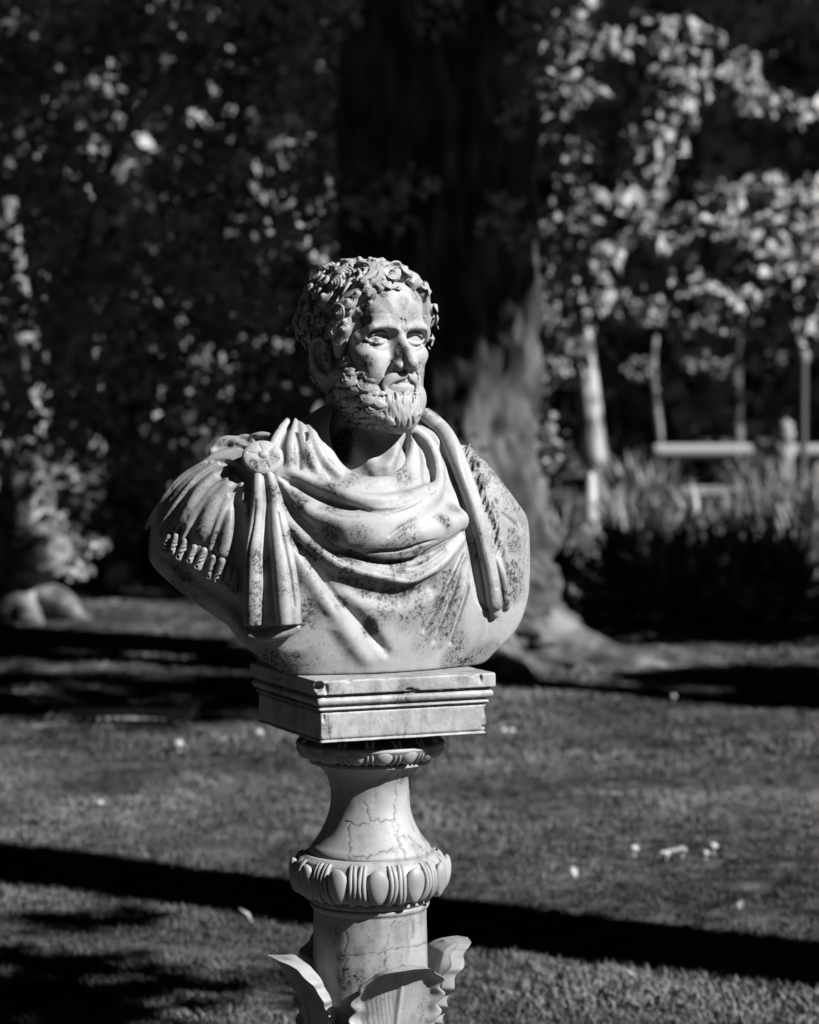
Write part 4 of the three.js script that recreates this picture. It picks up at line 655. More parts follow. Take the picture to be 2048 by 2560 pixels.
// ---- foliage and trunks
/** leaves: each a folded blade of four triangles; clumps [x, y, z, radius, count] in metres */
function leaves(clumps, size, tone, flat = 0.35, droop = 0.2, sunward = 0) {
  const P = [], C = [], I = [], v = new THREE.Vector3(), ax = new THREE.Vector3(), sd = new THREE.Vector3(), nm = new THREE.Vector3();
  for (const [cx, cy, cz, r, n] of clumps) for (let i = 0; i < n; i++) {
    do v.set(rr(-1, 1), rr(-1, 1), rr(-1, 1)); while (v.lengthSq() > 1); v.multiplyScalar(r); v.y *= 0.75;
    ax.set(rr(-1, 1), rr(-1, 0.6) - droop, rr(-1, 1)).normalize(); nm.set(rr(-1, 1) * (1 - flat), rr(-0.2, 1), rr(-1, 1) * (1 - flat)).addScaledVector(SUN, sunward).normalize(); sd.crossVectors(ax, nm).normalize(); nm.crossVectors(sd, ax);
    const L = size * rr(0.65, 1.25), W = L * rr(0.26, 0.4), k = P.length / 3, x = cx + v.x, y = cy + v.y, z = cz + v.z, pt = (a, b, c) => P.push(x + ax.x * a + sd.x * b + nm.x * c, y + ax.y * a + sd.y * b + nm.y * c, z + ax.z * a + sd.z * b + nm.z * c);
    pt(-L / 2, 0, 0); pt(0.02 * L, W, W * 0.35); pt(L / 2, 0, -L * 0.08); pt(0.02 * L, -W, W * 0.35); pt(0.05 * L, 0, 0);
    I.push(k, k + 4, k + 1, k + 1, k + 4, k + 2, k + 2, k + 4, k + 3, k + 3, k + 4, k); const c = K * tone * rr(0.65, 1.4); for (let q = 0; q < 5; q++) C.push(c, c, c);
  }
  const g = new THREE.BufferGeometry(); g.setAttribute('position', new THREE.Float32BufferAttribute(P, 3)); g.setAttribute('color', new THREE.Float32BufferAttribute(C, 3)); g.setIndex(I); g.computeVertexNormals(); return g;
}
const LEAF = 0.32;                    // one tone of foliage for every tree and shrub
const leafMat = vmat(0.55, { side: THREE.DoubleSide });
/** a limb or trunk through points [x, y, z, r] with rough bark */
function limb(pts, bark = 0.25, tone = 0.16, sides = 26) {
  const c = new THREE.CatmullRomCurve3(pts.map((p) => new THREE.Vector3(p[0], p[1], p[2]))), L = c.getLength(), n = Math.max(8, Math.min(150, Math.ceil(L / 0.05))), P = [], C = [], I = [], fr = c.computeFrenetFrames(n, false);
  for (let j = 0; j <= n; j++) {
    const t = j / n, p = c.getPoint(t), f = t * (pts.length - 1), i0 = Math.min(pts.length - 2, Math.floor(f)), r = mix(pts[i0][3], pts[i0 + 1][3], f - i0);
    for (let i = 0; i <= sides; i++) {
      const a = i / sides * Math.PI * 2, ca = Math.cos(a), sa = Math.sin(a), ridge = fbm(ca * (r > 0.4 ? 9 : 5) + pts[0][0], t * L * (r > 0.4 ? 2.6 : 1.3), sa * (r > 0.4 ? 9 : 5), 5) - 0.5, q = r * (1 + bark * ridge * 1.6), x = p.x + (fr.normals[j].x * ca + fr.binormals[j].x * sa) * q, y = p.y + (fr.normals[j].y * ca + fr.binormals[j].y * sa) * q, z = p.z + (fr.normals[j].z * ca + fr.binormals[j].z * sa) * q;
      P.push(x, y, z); const col = K * tone * (0.25 + 1.7 * sstep(0.4, 0.66, 0.6 * fbm(x * 12, y * 3.4, z * 12, 3) + 0.4 * fbm(x * 4, y * 5, z * 4 + 9, 3))); C.push(col, col, col);
    }
  }
  for (let j = 0; j < n; j++) for (let i = 0; i < sides; i++) { const a = j * (sides + 1) + i, b = a + sides + 1; I.push(a, a + 1, b, b, a + 1, b + 1); }
  const g = new THREE.BufferGeometry(); g.setAttribute('position', new THREE.Float32BufferAttribute(P, 3)); g.setAttribute('color', new THREE.Float32BufferAttribute(C, 3)); g.setIndex(I); g.computeVertexNormals(); return g;
}
const barkMat = vmat(0.9);
const A3 = (v, r) => [v.x, v.y, v.z, r];
const blob = (c, R, n, cnt, rad) => { const out = []; for (let i = 0; i < n; i++) { const a = rnd() * 6.283, u = rr(-1, 1), s = Math.sqrt(1 - u * u), k = Math.cbrt(rr(0.2, 1)); out.push([c[0] + R[0] * s * Math.cos(a) * k, c[1] + R[1] * u * k, c[2] + R[2] * s * Math.sin(a) * k, rr(rad[0], rad[1]), cnt]); } return out; };

{ // the great tree behind the bust
  seed = 17;
  const b = dispGround(925, 1392), t = thing('broad_tree', 'massive old tree trunk with hanging leafy branches behind the bust', 'tree'), cx = b.x, cz = b.z;
  const r0 = 0.60, tr = part('trunk', limb([[cx + 0.05, -0.1, cz, 1.05], [cx + 0.02, 0.22, cz, 0.82], [cx, 0.7, cz, 0.66], [cx, 1.6, cz, r0], [cx - 0.02, 3, cz, r0], [cx - 0.05, 4.6, cz, 0.62], [cx - 0.1, 6.4, cz, 0.55]], 0.4, 0.085, 110), barkMat, t);
  for (const [dx, dz, l] of [[1.15, 0.35, 0.2], [-0.9, 0.75, 0.2], [0.45, 1.15, 0.16], [-1.3, 0.1, 0.16]]) part('root', limb([[cx + dx * 0.35, 0.34, cz + dz * 0.35, 0.26], [cx + dx * 0.75, 0.1, cz + dz * 0.75, 0.17], [cx + dx * 1.15, -0.02, cz + dz * 1.15, 0.09], [cx + dx * 1.5, -0.1, cz + dz * 1.5, 0.05]], 0.2, 0.15), barkMat, tr);
  for (const p of [[[-0.3, 4.7, 0.1, 0.22], [-1.4, 5.2, 0.5, 0.16], [-2.6, 4.9, 0.9, 0.1], [-3.3, 4.1, 1.1, 0.05]], [[-0.2, 5.6, 0.2, 0.2], [-1.0, 6.2, 0.9, 0.13], [-1.6, 5.6, 1.5, 0.08], [-1.9, 4.6, 1.7, 0.04]], [[0.3, 5.0, 0, 0.2], [1.3, 5.6, 0.2, 0.14], [2.3, 5.3, 0.4, 0.08]], [[-0.4, 4.0, 0.1, 0.1], [-1.3, 4.1, 0.4, 0.07], [-2.0, 3.4, 0.6, 0.04], [-2.3, 2.6, 0.6, 0.02]]]) part('branch', limb(p.map(([x, y, z, r]) => [cx + x, y, cz + z, r]), 0.2, 0.14, 12), barkMat, t);
  const cl = [], spot = (x, y, d, r, n) => { const p = dispDepth(x, y, d); cl.push([p.x, p.y, p.z, r, n]); };
  for (let i = 0; i < 74; i++) { const x = rr(40, 690), y = rr(-120, 1010); if (y < 380 && rnd() < 0.72) continue; if (x < 110 && y < 350) continue; spot(x, y, rr(14.2, 17.4), rr(0.22, 0.5), 60); }
  for (const [x, y] of [[790, 440], [830, 400], [870, 380], [820, 470], [1045, 430], [1060, 480], [640, 480], [600, 520], [420, 480], [200, 440], [120, 520], [270, 520]]) spot(x, y, rr(13.6, 14.4), 0.17, 22);
  for (const [x, y] of [[520, 20], [620, 15], [700, 30], [440, 40], [640, 180], [650, 240], [660, 90], [930, 40], [1120, 20], [1160, 60], [1130, 130], [1110, 250], [1120, 180]]) spot(x, y, rr(13.6, 14.6), 0.2, 30);
  cl.push(...blob([cx, 7.2, cz + 0.3], [3.2, 1.5, 2.6], 60, 60, [0.4, 0.8]));
  part('crown', leaves(cl, 0.105, LEAF, 0.3, 0.5), leafMat, t);
}
{ // the tree whose hanging boughs catch the sun
  seed = 991;
  const base = dispGround(1268, 1068), t = thing('leaning_tree', 'sunlit tree with pale leaning trunk and bright drooping boughs', 'tree'), D = DIST - base.z;
  const pt = (x, y, r) => A3(dispDepth(x, y, D), r), tr = part('trunk', limb([pt(1275, 1078, 0.3), pt(1266, 1030, 0.24), pt(1250, 920, 0.21), pt(1236, 800, 0.2), pt(1226, 700, 0.18), pt(1218, 560, 0.14)], 0.12, 0.34, 30), barkMat, t);
  part('root', limb([pt(1272, 1052, 0.2), pt(1300, 1068, 0.15), pt(1345, 1073, 0.12), pt(1392, 1076, 0.06)], 0.12, 0.34, 14), barkMat, tr);
  for (const p of [[[1226, 700, 40, 0.1], [1180, 600, 37, 0.08], [1150, 480, 34, 0.05]], [[1222, 560, 40, 0.1], [1330, 430, 36, 0.08], [1450, 330, 31, 0.05]], [[1222, 600, 40, 0.09], [1380, 540, 35, 0.07], [1560, 470, 30, 0.04]]]) part('branch', limb(p.map(([x, y, d, r]) => A3(dispDepth(x, y, d), r)), 0.15, 0.2, 10), barkMat, t);
  const cl = [], arm = (pts, n, r, cnt) => { for (let i = 0; i < n; i++) { const f = rnd() * (pts.length - 1), k = Math.min(pts.length - 2, Math.floor(f)), a = pts[k], b = pts[k + 1], q = f - k, p = dispDepth(mix(a[0], b[0], q) + rr(-26, 26), mix(a[1], b[1], q) + rr(-22, 22), rr(25.5, 29)); cl.push([p.x, p.y, p.z, rr(r[0], r[1]), Math.round(cnt * 1.5)]); } };
  arm([[1440, 120], [1400, 240], [1370, 330], [1350, 430], [1290, 470]], 42, [0.16, 0.32], 34);
  arm([[1120, 330], [1200, 335], [1310, 330], [1390, 300]], 22, [0.13, 0.26], 30);
  arm([[1150, 400], [1210, 420], [1240, 520], [1230, 600], [1210, 660]], 36, [0.18, 0.34], 34);
  arm([[1260, 590], [1350, 560], [1440, 500], [1520, 450], [1590, 430], [1640, 380]], 36, [0.15, 0.3], 32);
  arm([[1400, 590], [1470, 600], [1500, 660], [1580, 610], [1660, 480], [1700, 420]], 30, [0.15, 0.3], 30);
  arm([[1110, 570], [1130, 660], [1180, 700], [1120, 760], [1190, 780]], 24, [0.13, 0.26], 28);
  arm([[1430, 680], [1450, 740], [1470, 620]], 6, [0.1, 0.2], 18);
  arm([[1180, 60], [1260, 110], [1330, 70], [1500, 60], [1600, 130]], 14, [0.12, 0.24], 14);
  arm([[1130, 180], [1200, 200], [1270, 160]], 8, [0.1, 0.2], 10); arm([[1540, 130], [1600, 250], [1640, 200], [1710, 230]], 12, [0.12, 0.22], 12); arm([[1110, 480], [1170, 470], [1130, 540]], 8, [0.16, 0.24], 20);
  arm([[1640, 540], [1650, 620], [1625, 720]], 9, [0.13, 0.24], 26); arm([[1705, 520], [1715, 640], [1712, 730]], 10, [0.13, 0.24], 26); arm([[1580, 640], [1630, 700]], 4, [0.1, 0.2], 16);
  const c0 = dispDepth(1330, -180, 28); cl.push(...blob([c0.x, c0.y + 1.2, c0.z], [3.6, 1.6, 3], 40, 40, [0.4, 0.8]));
  part('crown', leaves(cl, 0.2, LEAF, 0.35, 0.35, 1.5), leafMat, t);
}
{ // gnarled stump and roots at the left
  const t = thing('gnarled_trunk', 'old gnarled pale trunk with a bulging burl and spreading roots', 'tree'), D = 18.8, p = (x, y, d, r) => A3(dispDepth(x, y, D + d), r);
  const tr = part('trunk', limb([p(30, 1330, 0, 0.36), p(36, 1250, 0, 0.3), p(48, 1170, 0.05, 0.27), p(56, 1060, 0.05, 0.23), p(56, 960, 0, 0.19), p(76, 850, 0, 0.11), p(52, 740, 0, 0.14), p(40, 600, 0.1, 0.08), p(20, 420, 0.2, 0.06)], 0.3, 0.26, 34), barkMat, t);
  const burl = new THREE.IcosahedronGeometry(0.25, 4); { const q = burl.attributes.position; for (let i = 0; i < q.count; i++) { const x = q.getX(i), y = q.getY(i), z = q.getZ(i), k = 1 + 0.7 * (fbm(x * 9 + 4, y * 9, z * 9, 3) - 0.5); q.setXYZ(i, x * k * 1.1, y * k * 0.9, z * k); } const c = dispDepth(74, 1165, D - 0.22); burl.translate(c.x, c.y, c.z); burl.computeVertexNormals(); colored(burl, () => 0.26 * K); } part('burl', burl, barkMat, t);
  for (const q of [[[60, 1250, -0.05, 0.13], [130, 1270, -0.2, 0.12], [170, 1312, -0.25, 0.085], [230, 1330, -0.3, 0.06], [300, 1340, -0.3, 0.03]], [[30, 1270, -0.1, 0.13], [-10, 1320, -0.3, 0.1], [-60, 1350, -0.4, 0.06]], [[50, 1290, -0.2, 0.13], [80, 1335, -0.5, 0.09], [110, 1366, -0.6, 0.05]]]) part('root', limb(q.map((v) => p(...v)), 0.22, 0.26, 14), barkMat, tr);
  part('branch', limb([p(70, 1000, 0, 0.1), p(20, 960, -0.1, 0.08), p(-40, 900, -0.2, 0.06)], 0.25, 0.26, 12), barkMat, t);
  const cl = []; for (const [x, y, r] of [[120, 760, 0.12], [30, 600, 0.3], [-20, 480, 0.4], [100, 1090, 0.14], [140, 1130, 0.16], [160, 1200, 0.14], [200, 1150, 0.12]]) { const q = dispDepth(x, y, D); cl.push([q.x, q.y, q.z, r, 34]); } part('crown', leaves(cl, 0.1, LEAF, 0.3, 0.4), leafMat, t);
}
// trees outside the view whose shade lies on the lawn and on the foliage
function shadeTree(label, x, depth, h, trunkR, clumps, size, tone = LEAF, lean = 0) {
  const t = thing('shade_tree', label, 'tree', [0, 0, 0]), z = DIST - depth; part('trunk', limb([[x, -0.1, z, trunkR * 1.35], [x, 0.5, z, trunkR * 1.05], [x + lean * 0.5, h * 0.5, z, trunkR], [x + lean, h * 0.8, z, trunkR * 1.05], [x + lean, h, z, trunkR * 0.8]], 0.15, 0.12, 20), barkMat, t);
  part('crown', leaves(clumps.map((c) => [c[0], c[1], DIST - c[2], c[3], c[4]]), size, tone), leafMat, t); return t;
}
const cluster = (x, y, depth, R, n, cnt, rad) => { seed = Math.floor(1000 + x * 977 + y * 313 + depth * 71 + n) >>> 0; return blob([x, y, depth], R, n, cnt, rad); };
shadeTree('tree standing right of the bust that throws the long trunk shadow', 4.25, 5.1, 7.2, 0.31, [...cluster(4.2, 9.0, 5.1, [2, 1.3, 2], 26, 60, [0.4, 0.7]), ...cluster(3.2, 3.5, 4.0, [0.7, 0.3, 0.42], 18, 36, [0.15, 0.28]), ...cluster(3.7, 4.0, 4.75, [0.3, 0.16, 0.12], 4, 14, [0.1, 0.2])], 0.15);
shadeTree('tall tree right of the lawn that shades the hanging branches', 6.6, 10.6, 11, 0.26, [...cluster(6.1, 10.4, 10.6, [2.5, 2.6, 1.9], 250, 60, [0.35, 0.7]), ...cluster(6.1, 7.3, 8.6, [2.2, 0.9, 1.1], 46, 50, [0.3, 0.6]), ...cluster(8.9, 4.7, 10.85, [1.5, 0.65, 0.85], 84, 50, [0.25, 0.45])], 0.28);
shadeTree('round tree right of the flower bed that shades its front', 7.8, 15.4, 6, 0.24, [...cluster(7.9, 4.9, 15.9, [2.8, 2.2, 2.1], 130, 60, [0.35, 0.7])], 0.3);
shadeTree('slender tall tree right of the bed that keeps the yews in shade', 8.2, 16.9, 14, 0.26, cluster(8.2, 11.4, 16.9, [2.5, 6.2, 2.1], 300, 50, [0.4, 0.75]), 0.34);
for (const [x, d, y] of [[20, 42.5, 16.5], [21, 45, 17], [19.5, 46, 16], [22, 49, 17], [20, 51, 16]]) { const t = shadeTree('tall woodland tree beyond the right side of the garden', x, d, 18, 0.4, cluster(x, y, d, [2.6, 8, 2.6], 90, 34, [0.9, 1.5]), 0.75); t.userData.group = 'woodland trees right of the garden'; }
for (const [x, d, w] of [[6.8, -5.6, 'spreading tree behind the photographer that shades the near grass'], [8, -10, 'second spreading tree behind the photographer, farther from the bust']]) shadeTree(w, x, d, 6, 0.3, cluster(x, 5.6, d, [2.6, 3.4, 2.0], 90, 50, [0.5, 0.9]), 0.35);
// dark yews behind the great tree
[[-4.3, 22.6, 'broad dark yew behind the gnarled trunk'], [-2.7, 22.0, 'dark yew standing between two other yews'], [-1.0, 22.8, 'dark yew just left of the great trunk'], [0.7, 23.4, 'dark yew hidden behind the great trunk']].forEach(([x, d, label]) => {
  const t = thing('yew_tree', label, 'tree'), z = DIST - d; part('trunk', limb([[x, -0.1, z, 0.2], [x + 0.05, 1.2, z, 0.15], [x, 3.4, z, 0.1]], 0.2, 0.12, 12), barkMat, t);
  part('crown', leaves(blob([x, 3.5, z], [1.15, 3.1, 0.75], 110, 46, [0.3, 0.5]), 0.13, LEAF, 0.3, 0.3), leafMat, t);
});
{ // the wood that closes the view
  const cl = []; for (let i = 0; i < 420; i++) { const x = rr(-14, 14), d = rr(51, 57); cl.push([x, rr(0, 15), DIST - d, rr(0.9, 1.7), 34]); } for (let i = 0; i < 90; i++) cl.push([rr(-16, 16), rr(0, 15), DIST - 60, 1.8, 40]);
  top('far_wood', leaves(cl, 0.7, LEAF), leafMat, 'dark dense wood closing the view behind the garden', 'wood', null, 'stuff');
}
// slender trunks in front of the wood
for (const [x0, y0, x1, y1, d, r, w] of [[1390, 945, 1376, 770, 47, 0.08, 'slender pale trunk rising behind the left end of the stone rail'], [1557, 948, 1552, 760, 47, 0.1, 'slender pale trunk rising behind the middle of the stone rail']]) {
  const t = thing('slender_tree', w, 'tree'), a = dispDepth(x0, y0, d), b = dispDepth(x1, y1, d); part('trunk', limb([[a.x, 0, a.z, r * 1.2], [a.x, a.y, a.z, r], [b.x, b.y, b.z, r * 0.9], [b.x + 0.05, b.y + 0.6, b.z, r * 0.6]], 0.12, 0.22, 16), barkMat, t);
  part('crown', leaves(blob([b.x, b.y + 2.2, b.z], [1.2, 1.6, 1], 14, 36, [0.3, 0.5]).concat([[a.x - 0.5, b.y - 0.1, a.z + 0.4, 0.35, 30], [a.x + 0.7, b.y, a.z + 0.4, 0.3, 22]]), 0.16, LEAF), leafMat, t);
}
// ---- garden furniture far behind
const stone = mat(0.42, 0.85), box = (w, h, d, x, y, z) => { const g = new THREE.BoxGeometry(w, h, d); g.translate(x, y, z); return g; };
{
  const l = dispDepth(1385, 950, 45), r = dispDepth(1735, 950, 45), y = l.y, W = r.x - l.x, X = (l.x + r.x) / 2, t = thing('stone_balustrade', 'long pale stone rail on low piers in front of the wood', 'balustrade', [X, 0, l.z]);
  const rail = new THREE.CapsuleGeometry(0.13, W, 6, 14); rail.rotateZ(Math.PI / 2); rail.scale(1, 1.05, 1); rail.translate(0, y, 0); part('rail', rail, stone, t);
  for (let i = 0; i < 3; i++) part('pier', box(0.14, y - 0.1, 0.14, -W / 2 + 0.1 + i * (W - 0.2) / 2, (y - 0.1) / 2, -0.1), mat(0.42), t);
  const u = dispDepth(1655, 948, 44.7), ur = thing('stone_urn', 'small pale stone urn standing before the rail', 'urn', [u.x, 0, u.z]);
  const pr = [[0.02, 0], [0.2, 0], [0.2, 0.25], [0.14, 0.3], [0.14, u.y - 0.1], [0.17, u.y - 0.05], [0.08, u.y], [0.06, u.y + 0.08], [0.15, u.y + 0.2], [0.17, u.y + 0.34], [0.12, u.y + 0.46], [0.15, u.y + 0.5], [0.02, u.y + 0.6]].map(([a, b]) => new THREE.Vector2(a, b)); part('body', new THREE.LatheGeometry(pr, 20), mat(0.38), ur);
}
{
  const a = dispGround(1490, 1092), t = thing('stone_bench', 'pale stone bench among the bed plants', 'bench', [a.x, 0, a.z]); const z = 0;
  part('seat', box(1.15, 0.12, 0.5, 0, 0.46, z), stone, t); for (const s of [-1, 1]) part('leg', box(0.16, 0.4, 0.42, s * 0.4, 0.2, z), mat(0.3), t); part('step', box(0.9, 0.16, 0.35, 0.3, 0.08, 0.55), stone, t);
}
{
  const a = dispGround(1243, 1152), H0 = 0.95, t = thing('marker_post', 'white tapered marker post standing in the flower bed', 'post', [a.x, 0, a.z]);
  part('shaft', new THREE.LatheGeometry([[0.001, -0.05], [0.12, -0.05], [0.112, 0.2], [0.09, 0.55], [0.066, H0 - 0.12]].map(([r, y]) => new THREE.Vector2(r, y)), 24), mat(0.8, 0.6), t);
  part('tip', new THREE.LatheGeometry([[0.066, H0 - 0.12], [0.056, H0 - 0.05], [0.035, H0 - 0.015], [0.0, H0]].map(([r, y]) => new THREE.Vector2(r, y)), 24), mat(0.8, 0.6), t);
}
{
  const a = dispGround(1690, 1138), t = thing('lamp_post', 'thin dark metal lamp post rising from the bed', 'lamp post', [a.x, 0, a.z]), m = mat(0.11, 0.45);
  part('pole', new THREE.LatheGeometry([[0.001, 0], [0.1, 0], [0.1, 0.25], [0.055, 0.32], [0.045, 3.9]].map(([r, y]) => new THREE.Vector2(r, y)), 16), m, t);
  part('collar', new THREE.LatheGeometry([[0.046, 2.36], [0.075, 2.4], [0.085, 2.48], [0.07, 2.56], [0.046, 2.6]].map(([r, y]) => new THREE.Vector2(r, y)), 16), mat(0.4, 0.4), t);
  part('lantern', new THREE.LatheGeometry([[0.05, 3.9], [0.12, 4.0], [0.17, 4.35], [0.2, 4.4], [0.06, 4.6], [0.0, 4.7]].map(([r, y]) => new THREE.Vector2(r, y)), 8), m, t);
}
{
  const a = dispGround(172, 1092), t = thing('stone_planter', 'low pale stone planter behind the gnarled trunk', 'planter', [a.x, 0, a.z]);
  part('basin', box(0.5, 0.22, 0.4, 0, 0.16, 0), stone, t); part('foot', box(0.36, 0.06, 0.3, 0, 0.03, 0), stone, t);
  const b = dispGround(212, 1000), t2 = thing('garden_pedestal', 'small square stone pedestal under the dark branches', 'pedestal', [b.x, 0, b.z]), yb = dispDepth(212, 968, DIST - b.z).y, yt = dispDepth(212, 938, DIST - b.z).y;
  part('shaft', box(0.5, yb, 0.5, 0, yb / 2, 0), mat(0.5), t2); part('cap', box(0.62, yt - yb, 0.6, 0, (yt + yb) / 2, 0), mat(0.5), t2);
}
// ---- plants of the bed: arching strap leaves
function strapPlant(n, h, tone) {
  const P = [], C = [], I = [];
  for (let i = 0; i < n; i++) { const a = rnd() * 6.283, l = h * rr(0.7, 1.2), out = l * rr(0.15, 0.75), w = rr(0.014, 0.03), k = P.length / 3, c = K * tone * rr(0.6, 1.4), dx = Math.cos(a), dz = Math.sin(a), x0 = rr(-0.1, 0.1), z0 = rr(-0.1, 0.1); for (let j = 0; j <= 5; j++) { const q = j / 5, ww = w * (1 - q ** 3), y = l * (q * 1.25 - 0.5 * q * q * (out / l + 0.2)), o = out * q ** 1.6; P.push(x0 + dx * o - dz * ww, y, z0 + dz * o + dx * ww, x0 + dx * o + dz * ww, y, z0 + dz * o - dx * ww); C.push(c, c, c, c, c, c); } for (let j = 0; j < 5; j++) { const b = k + 2 * j; I.push(b, b + 1, b + 2, b + 1, b + 3, b + 2); } }
  const g = new THREE.BufferGeometry(); g.setAttribute('position', new THREE.Float32BufferAttribute(P, 3)); g.setAttribute('color', new THREE.Float32BufferAttribute(C, 3)); g.setIndex(I); g.computeVertexNormals(); return g;
}
{
  const kinds = [strapPlant(46, 0.62, 0.24), strapPlant(40, 0.75, 0.26), strapPlant(54, 0.5, 0.24)], flower = new THREE.IcosahedronGeometry(0.05, 1), fm = mat(0.34, 0.8); let first = true;
  const place = (x, z, s, k, label, group, bloom) => { const t = thing('strap_leaved_plant', label, 'plant', [x, 0, z], group); t.rotation.y = rnd() * 6.283; t.scale.setScalar(s); part('leaves', kinds[k], leafMat, t); if (bloom) { const f = part('flower_head', flower, fm, t); f.position.set(0.05, 0.85, 0.02); } };
  for (let row = 0; row < 8; row++) { const depth = 19.3 + row * 1.75, xl = camera.position.x + (1130 - 862) / 4900 * depth, xr = camera.position.x + (1760 - 862) / 4900 * depth, n = 6 + Math.floor(row * 0.7); for (let i = 0; i < n; i++) { const x = mix(xl, xr, (i + rr(0.1, 0.9)) / n), sx = 862 + (x - camera.position.x) * 4900 / depth; if ((depth < 30 && Math.abs(sx - 1242) < 52) || (depth > 25 && sx > 1415 && sx < 1575)) continue; place(x, DIST - depth + rr(-0.5, 0.5), rr(0.85, 1.3), Math.floor(rnd() * 3), 'arching strap leaved plant in the flower bed behind the lawn', 'plants of the flower bed', false); } }
  for (const [x, d] of [[1345, 33.5], [1365, 33], [1320, 34], [1400, 34], [1600, 33], [1640, 32.5], [1580, 33.5], [1625, 34]]) place(camera.position.x + (x - 862) / 4900 * d, DIST - d, rr(1.2, 1.5), 1, 'tall strap leaved plant near the stone bench', 'tall plants by the bench', false);
  for (const [x, d] of [[235, 24], [270, 24.6], [300, 24], [330, 25], [255, 25.4], [360, 24.5], [215, 23], [400, 25]]) place(camera.position.x + (x - 862) / 4900 * d, DIST - d, rr(1.0, 1.35), 0, 'strap leaved plant in the shade left of the bust', 'plants left of the bust', false);
}
{ // low ground cover between the plants
  const cl = []; for (let i = 0; i < 150; i++) { const depth = rr(18.9, 33), x = camera.position.x + mix(1125, 1770, rnd()) / 4900 * depth - 862 / 4900 * depth; cl.push([x, 0.12, DIST - depth, rr(0.2, 0.34), 40]); }
  top('ground_cover', leaves(cl, 0.13, LEAF * 0.8, 0.3, 0), leafMat, 'low leafy ground cover between the plants of the bed', 'ground cover', null, 'stuff');
}
[[60, 33, 0.9, 'low dark shrub behind the gnarled trunk'], [190, 36, 1.0, 'dark shrub behind the small square pedestal'], [330, 34, 1.05, 'rounded dark shrub behind the shaded plants'], [480, 35, 1.1, 'dark shrub half hidden behind the near shoulder of the bust'], [640, 36, 1.1, 'dark shrub between bust and great trunk']].forEach(([x, d, h, label]) => {
  const t = thing('shrub', label, 'shrub'), X = camera.position.x + (x - 862) / 4900 * d; part('stem', limb([[X, -0.05, DIST - d, 0.08], [X + 0.05, 0.4, DIST - d, 0.06], [X, 0.9, DIST - d, 0.03]], 0.1, 0.1, 8), barkMat, t);
  part('crown', leaves(blob([X, h * 0.75, DIST - d], [0.85, h * 0.62, 0.7], 34, 42, [0.2, 0.36]), 0.15, LEAF), leafMat, t);
});
{ // dry palm frond on the grass
  const a = dispGround(245, 1545), t = thing('dry_palm_frond', 'dry fallen palm frond lying on the shaded grass', 'frond', [a.x, 0.02, a.z]), m = mat(0.5, 0.7, { side: THREE.DoubleSide });
  part('rachis', limb([[-0.4, 0.02, 0.06, 0.012], [-0.1, 0.05, 0, 0.011], [0.2, 0.05, -0.02, 0.008], [0.42, 0.02, 0.03, 0.004]], 0.1, 0.3, 6), barkMat, t);
  for (let i = 0; i < 30; i++) { const q = i / 29, x = mix(-0.36, 0.38, q), s = i % 2 ? 1 : -1, l = 0.26 * Math.sin(q * 2.4 + 0.5), P = [], I = []; for (let j = 0; j <= 5; j++) { const f = j / 5, w = 0.02 * Math.sin(Math.min(1, f + 0.15) * 3.0), X = x + f * l * 0.9, Z = s * f * l * 0.55, Y = 0.05 + 0.07 * Math.sin(f * 2.6) - 0.03 * f + 0.012 * Math.sin(i * 3.1); P.push(X, Y, Z - w, X, Y + 0.006, Z + w); } for (let j = 0; j < 5; j++) { const b = 2 * j; I.push(b, b + 1, b + 2, b + 1, b + 3, b + 2); } const g = new THREE.BufferGeometry(); g.setAttribute('position', new THREE.Float32BufferAttribute(P, 3)); g.setIndex(I); g.computeVertexNormals(); part('leaflet', g, m, t); }
}
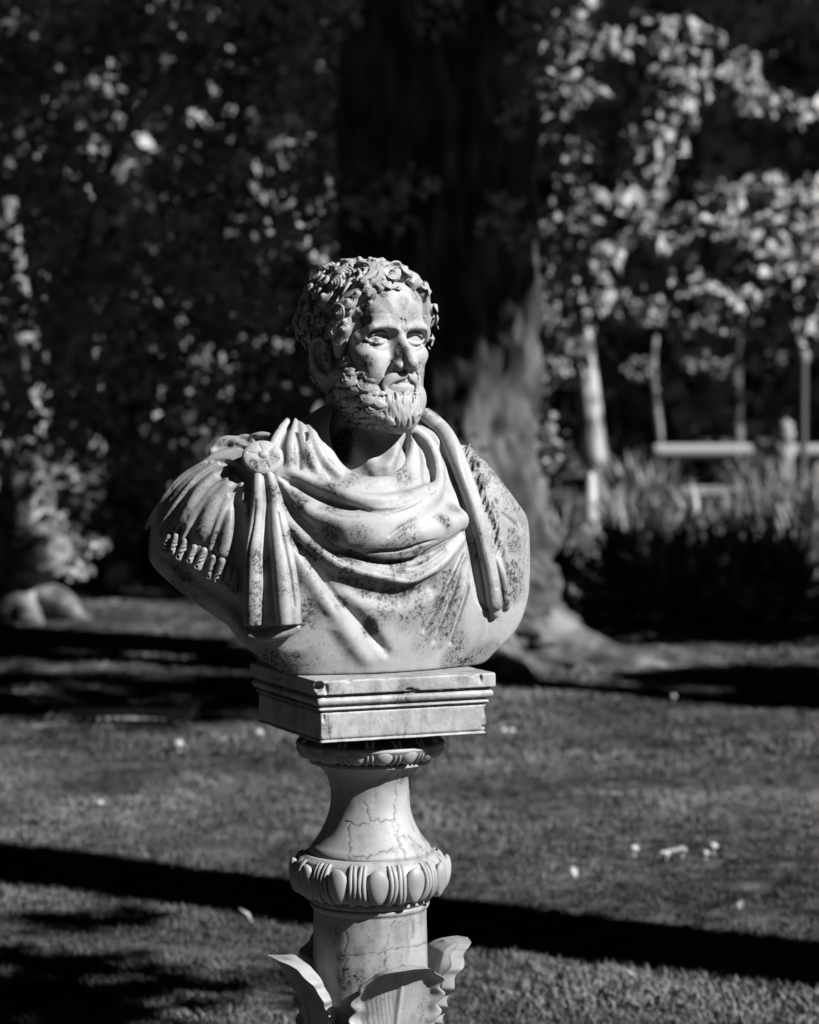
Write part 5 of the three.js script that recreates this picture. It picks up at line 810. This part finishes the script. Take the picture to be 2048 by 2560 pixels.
{ // pale mushrooms on the lawn
  const cap = new THREE.LatheGeometry([[0, 0.034], [0.008, 0.033], [0.015, 0.027], [0.018, 0.019], [0.016, 0.015], [0.005, 0.014]].map(([r, y]) => new THREE.Vector2(r, y)), 14), stem = new THREE.LatheGeometry([[0.0, -0.01], [0.006, -0.01], [0.005, 0.016]].map(([r, y]) => new THREE.Vector2(r, y)), 8), m = mat(0.62, 0.7);
  for (const [x, y, s] of [[210, 1706, 0.9], [1335, 1806, 1.05], [1436, 1808, 1], [1404, 1814, 0.7], [1502, 1800, 1], [1486, 1812, 0.75], [376, 1584, 1.4], [1060, 1553, 1.1], [1077, 1552, 1], [545, 1558, 1.2], [1418, 1478, 1], [1470, 1420, 1.2]]) { const a = dispGround(x, y), t = thing('mushroom', 'small pale round mushroom on the open lawn', 'mushroom', [a.x, 0.012, a.z], 'mushrooms on the lawn'); t.scale.setScalar(s); part('cap', cap, m, t); part('stem', stem, m, t); }
  const fl = leaves([[0, 0, 0, 0.001, 1]], 0.05, 0.34, 1, 0); fl.computeBoundingBox(); fl.translate(0, -fl.boundingBox.min.y, 0);
  for (const [x, y] of [[160, 1640], [440, 1600], [620, 1690], [1140, 1620], [1275, 1585], [1560, 1640], [1640, 1700], [1120, 1780], [1210, 1860], [520, 1960], [300, 1935], [1560, 1930], [1330, 2090], [1010, 1700], [90, 1600], [1180, 1500]]) { const a = dispGround(x, y); const l = top('fallen_leaf', fl, leafMat, 'small pale fallen leaf lying flat on the open lawn', 'leaf', 'fallen leaves on the lawn'); l.position.set(a.x, 0.022, a.z); l.rotation.y = rnd() * 6.28; l.scale.setScalar(rr(0.7, 1.3)); }
  const stick = dispGround(1420, 1811); top('twig', limb([[stick.x - 0.05, 0.03, stick.z + 0.02, 0.006], [stick.x, 0.035, stick.z, 0.007], [stick.x + 0.04, 0.04, stick.z - 0.01, 0.006]], 0.1, 0.45, 8), barkMat, 'short pale broken twig lying between mushrooms', 'twig');
}
console.log('garden');
renderer.render(scene, camera);
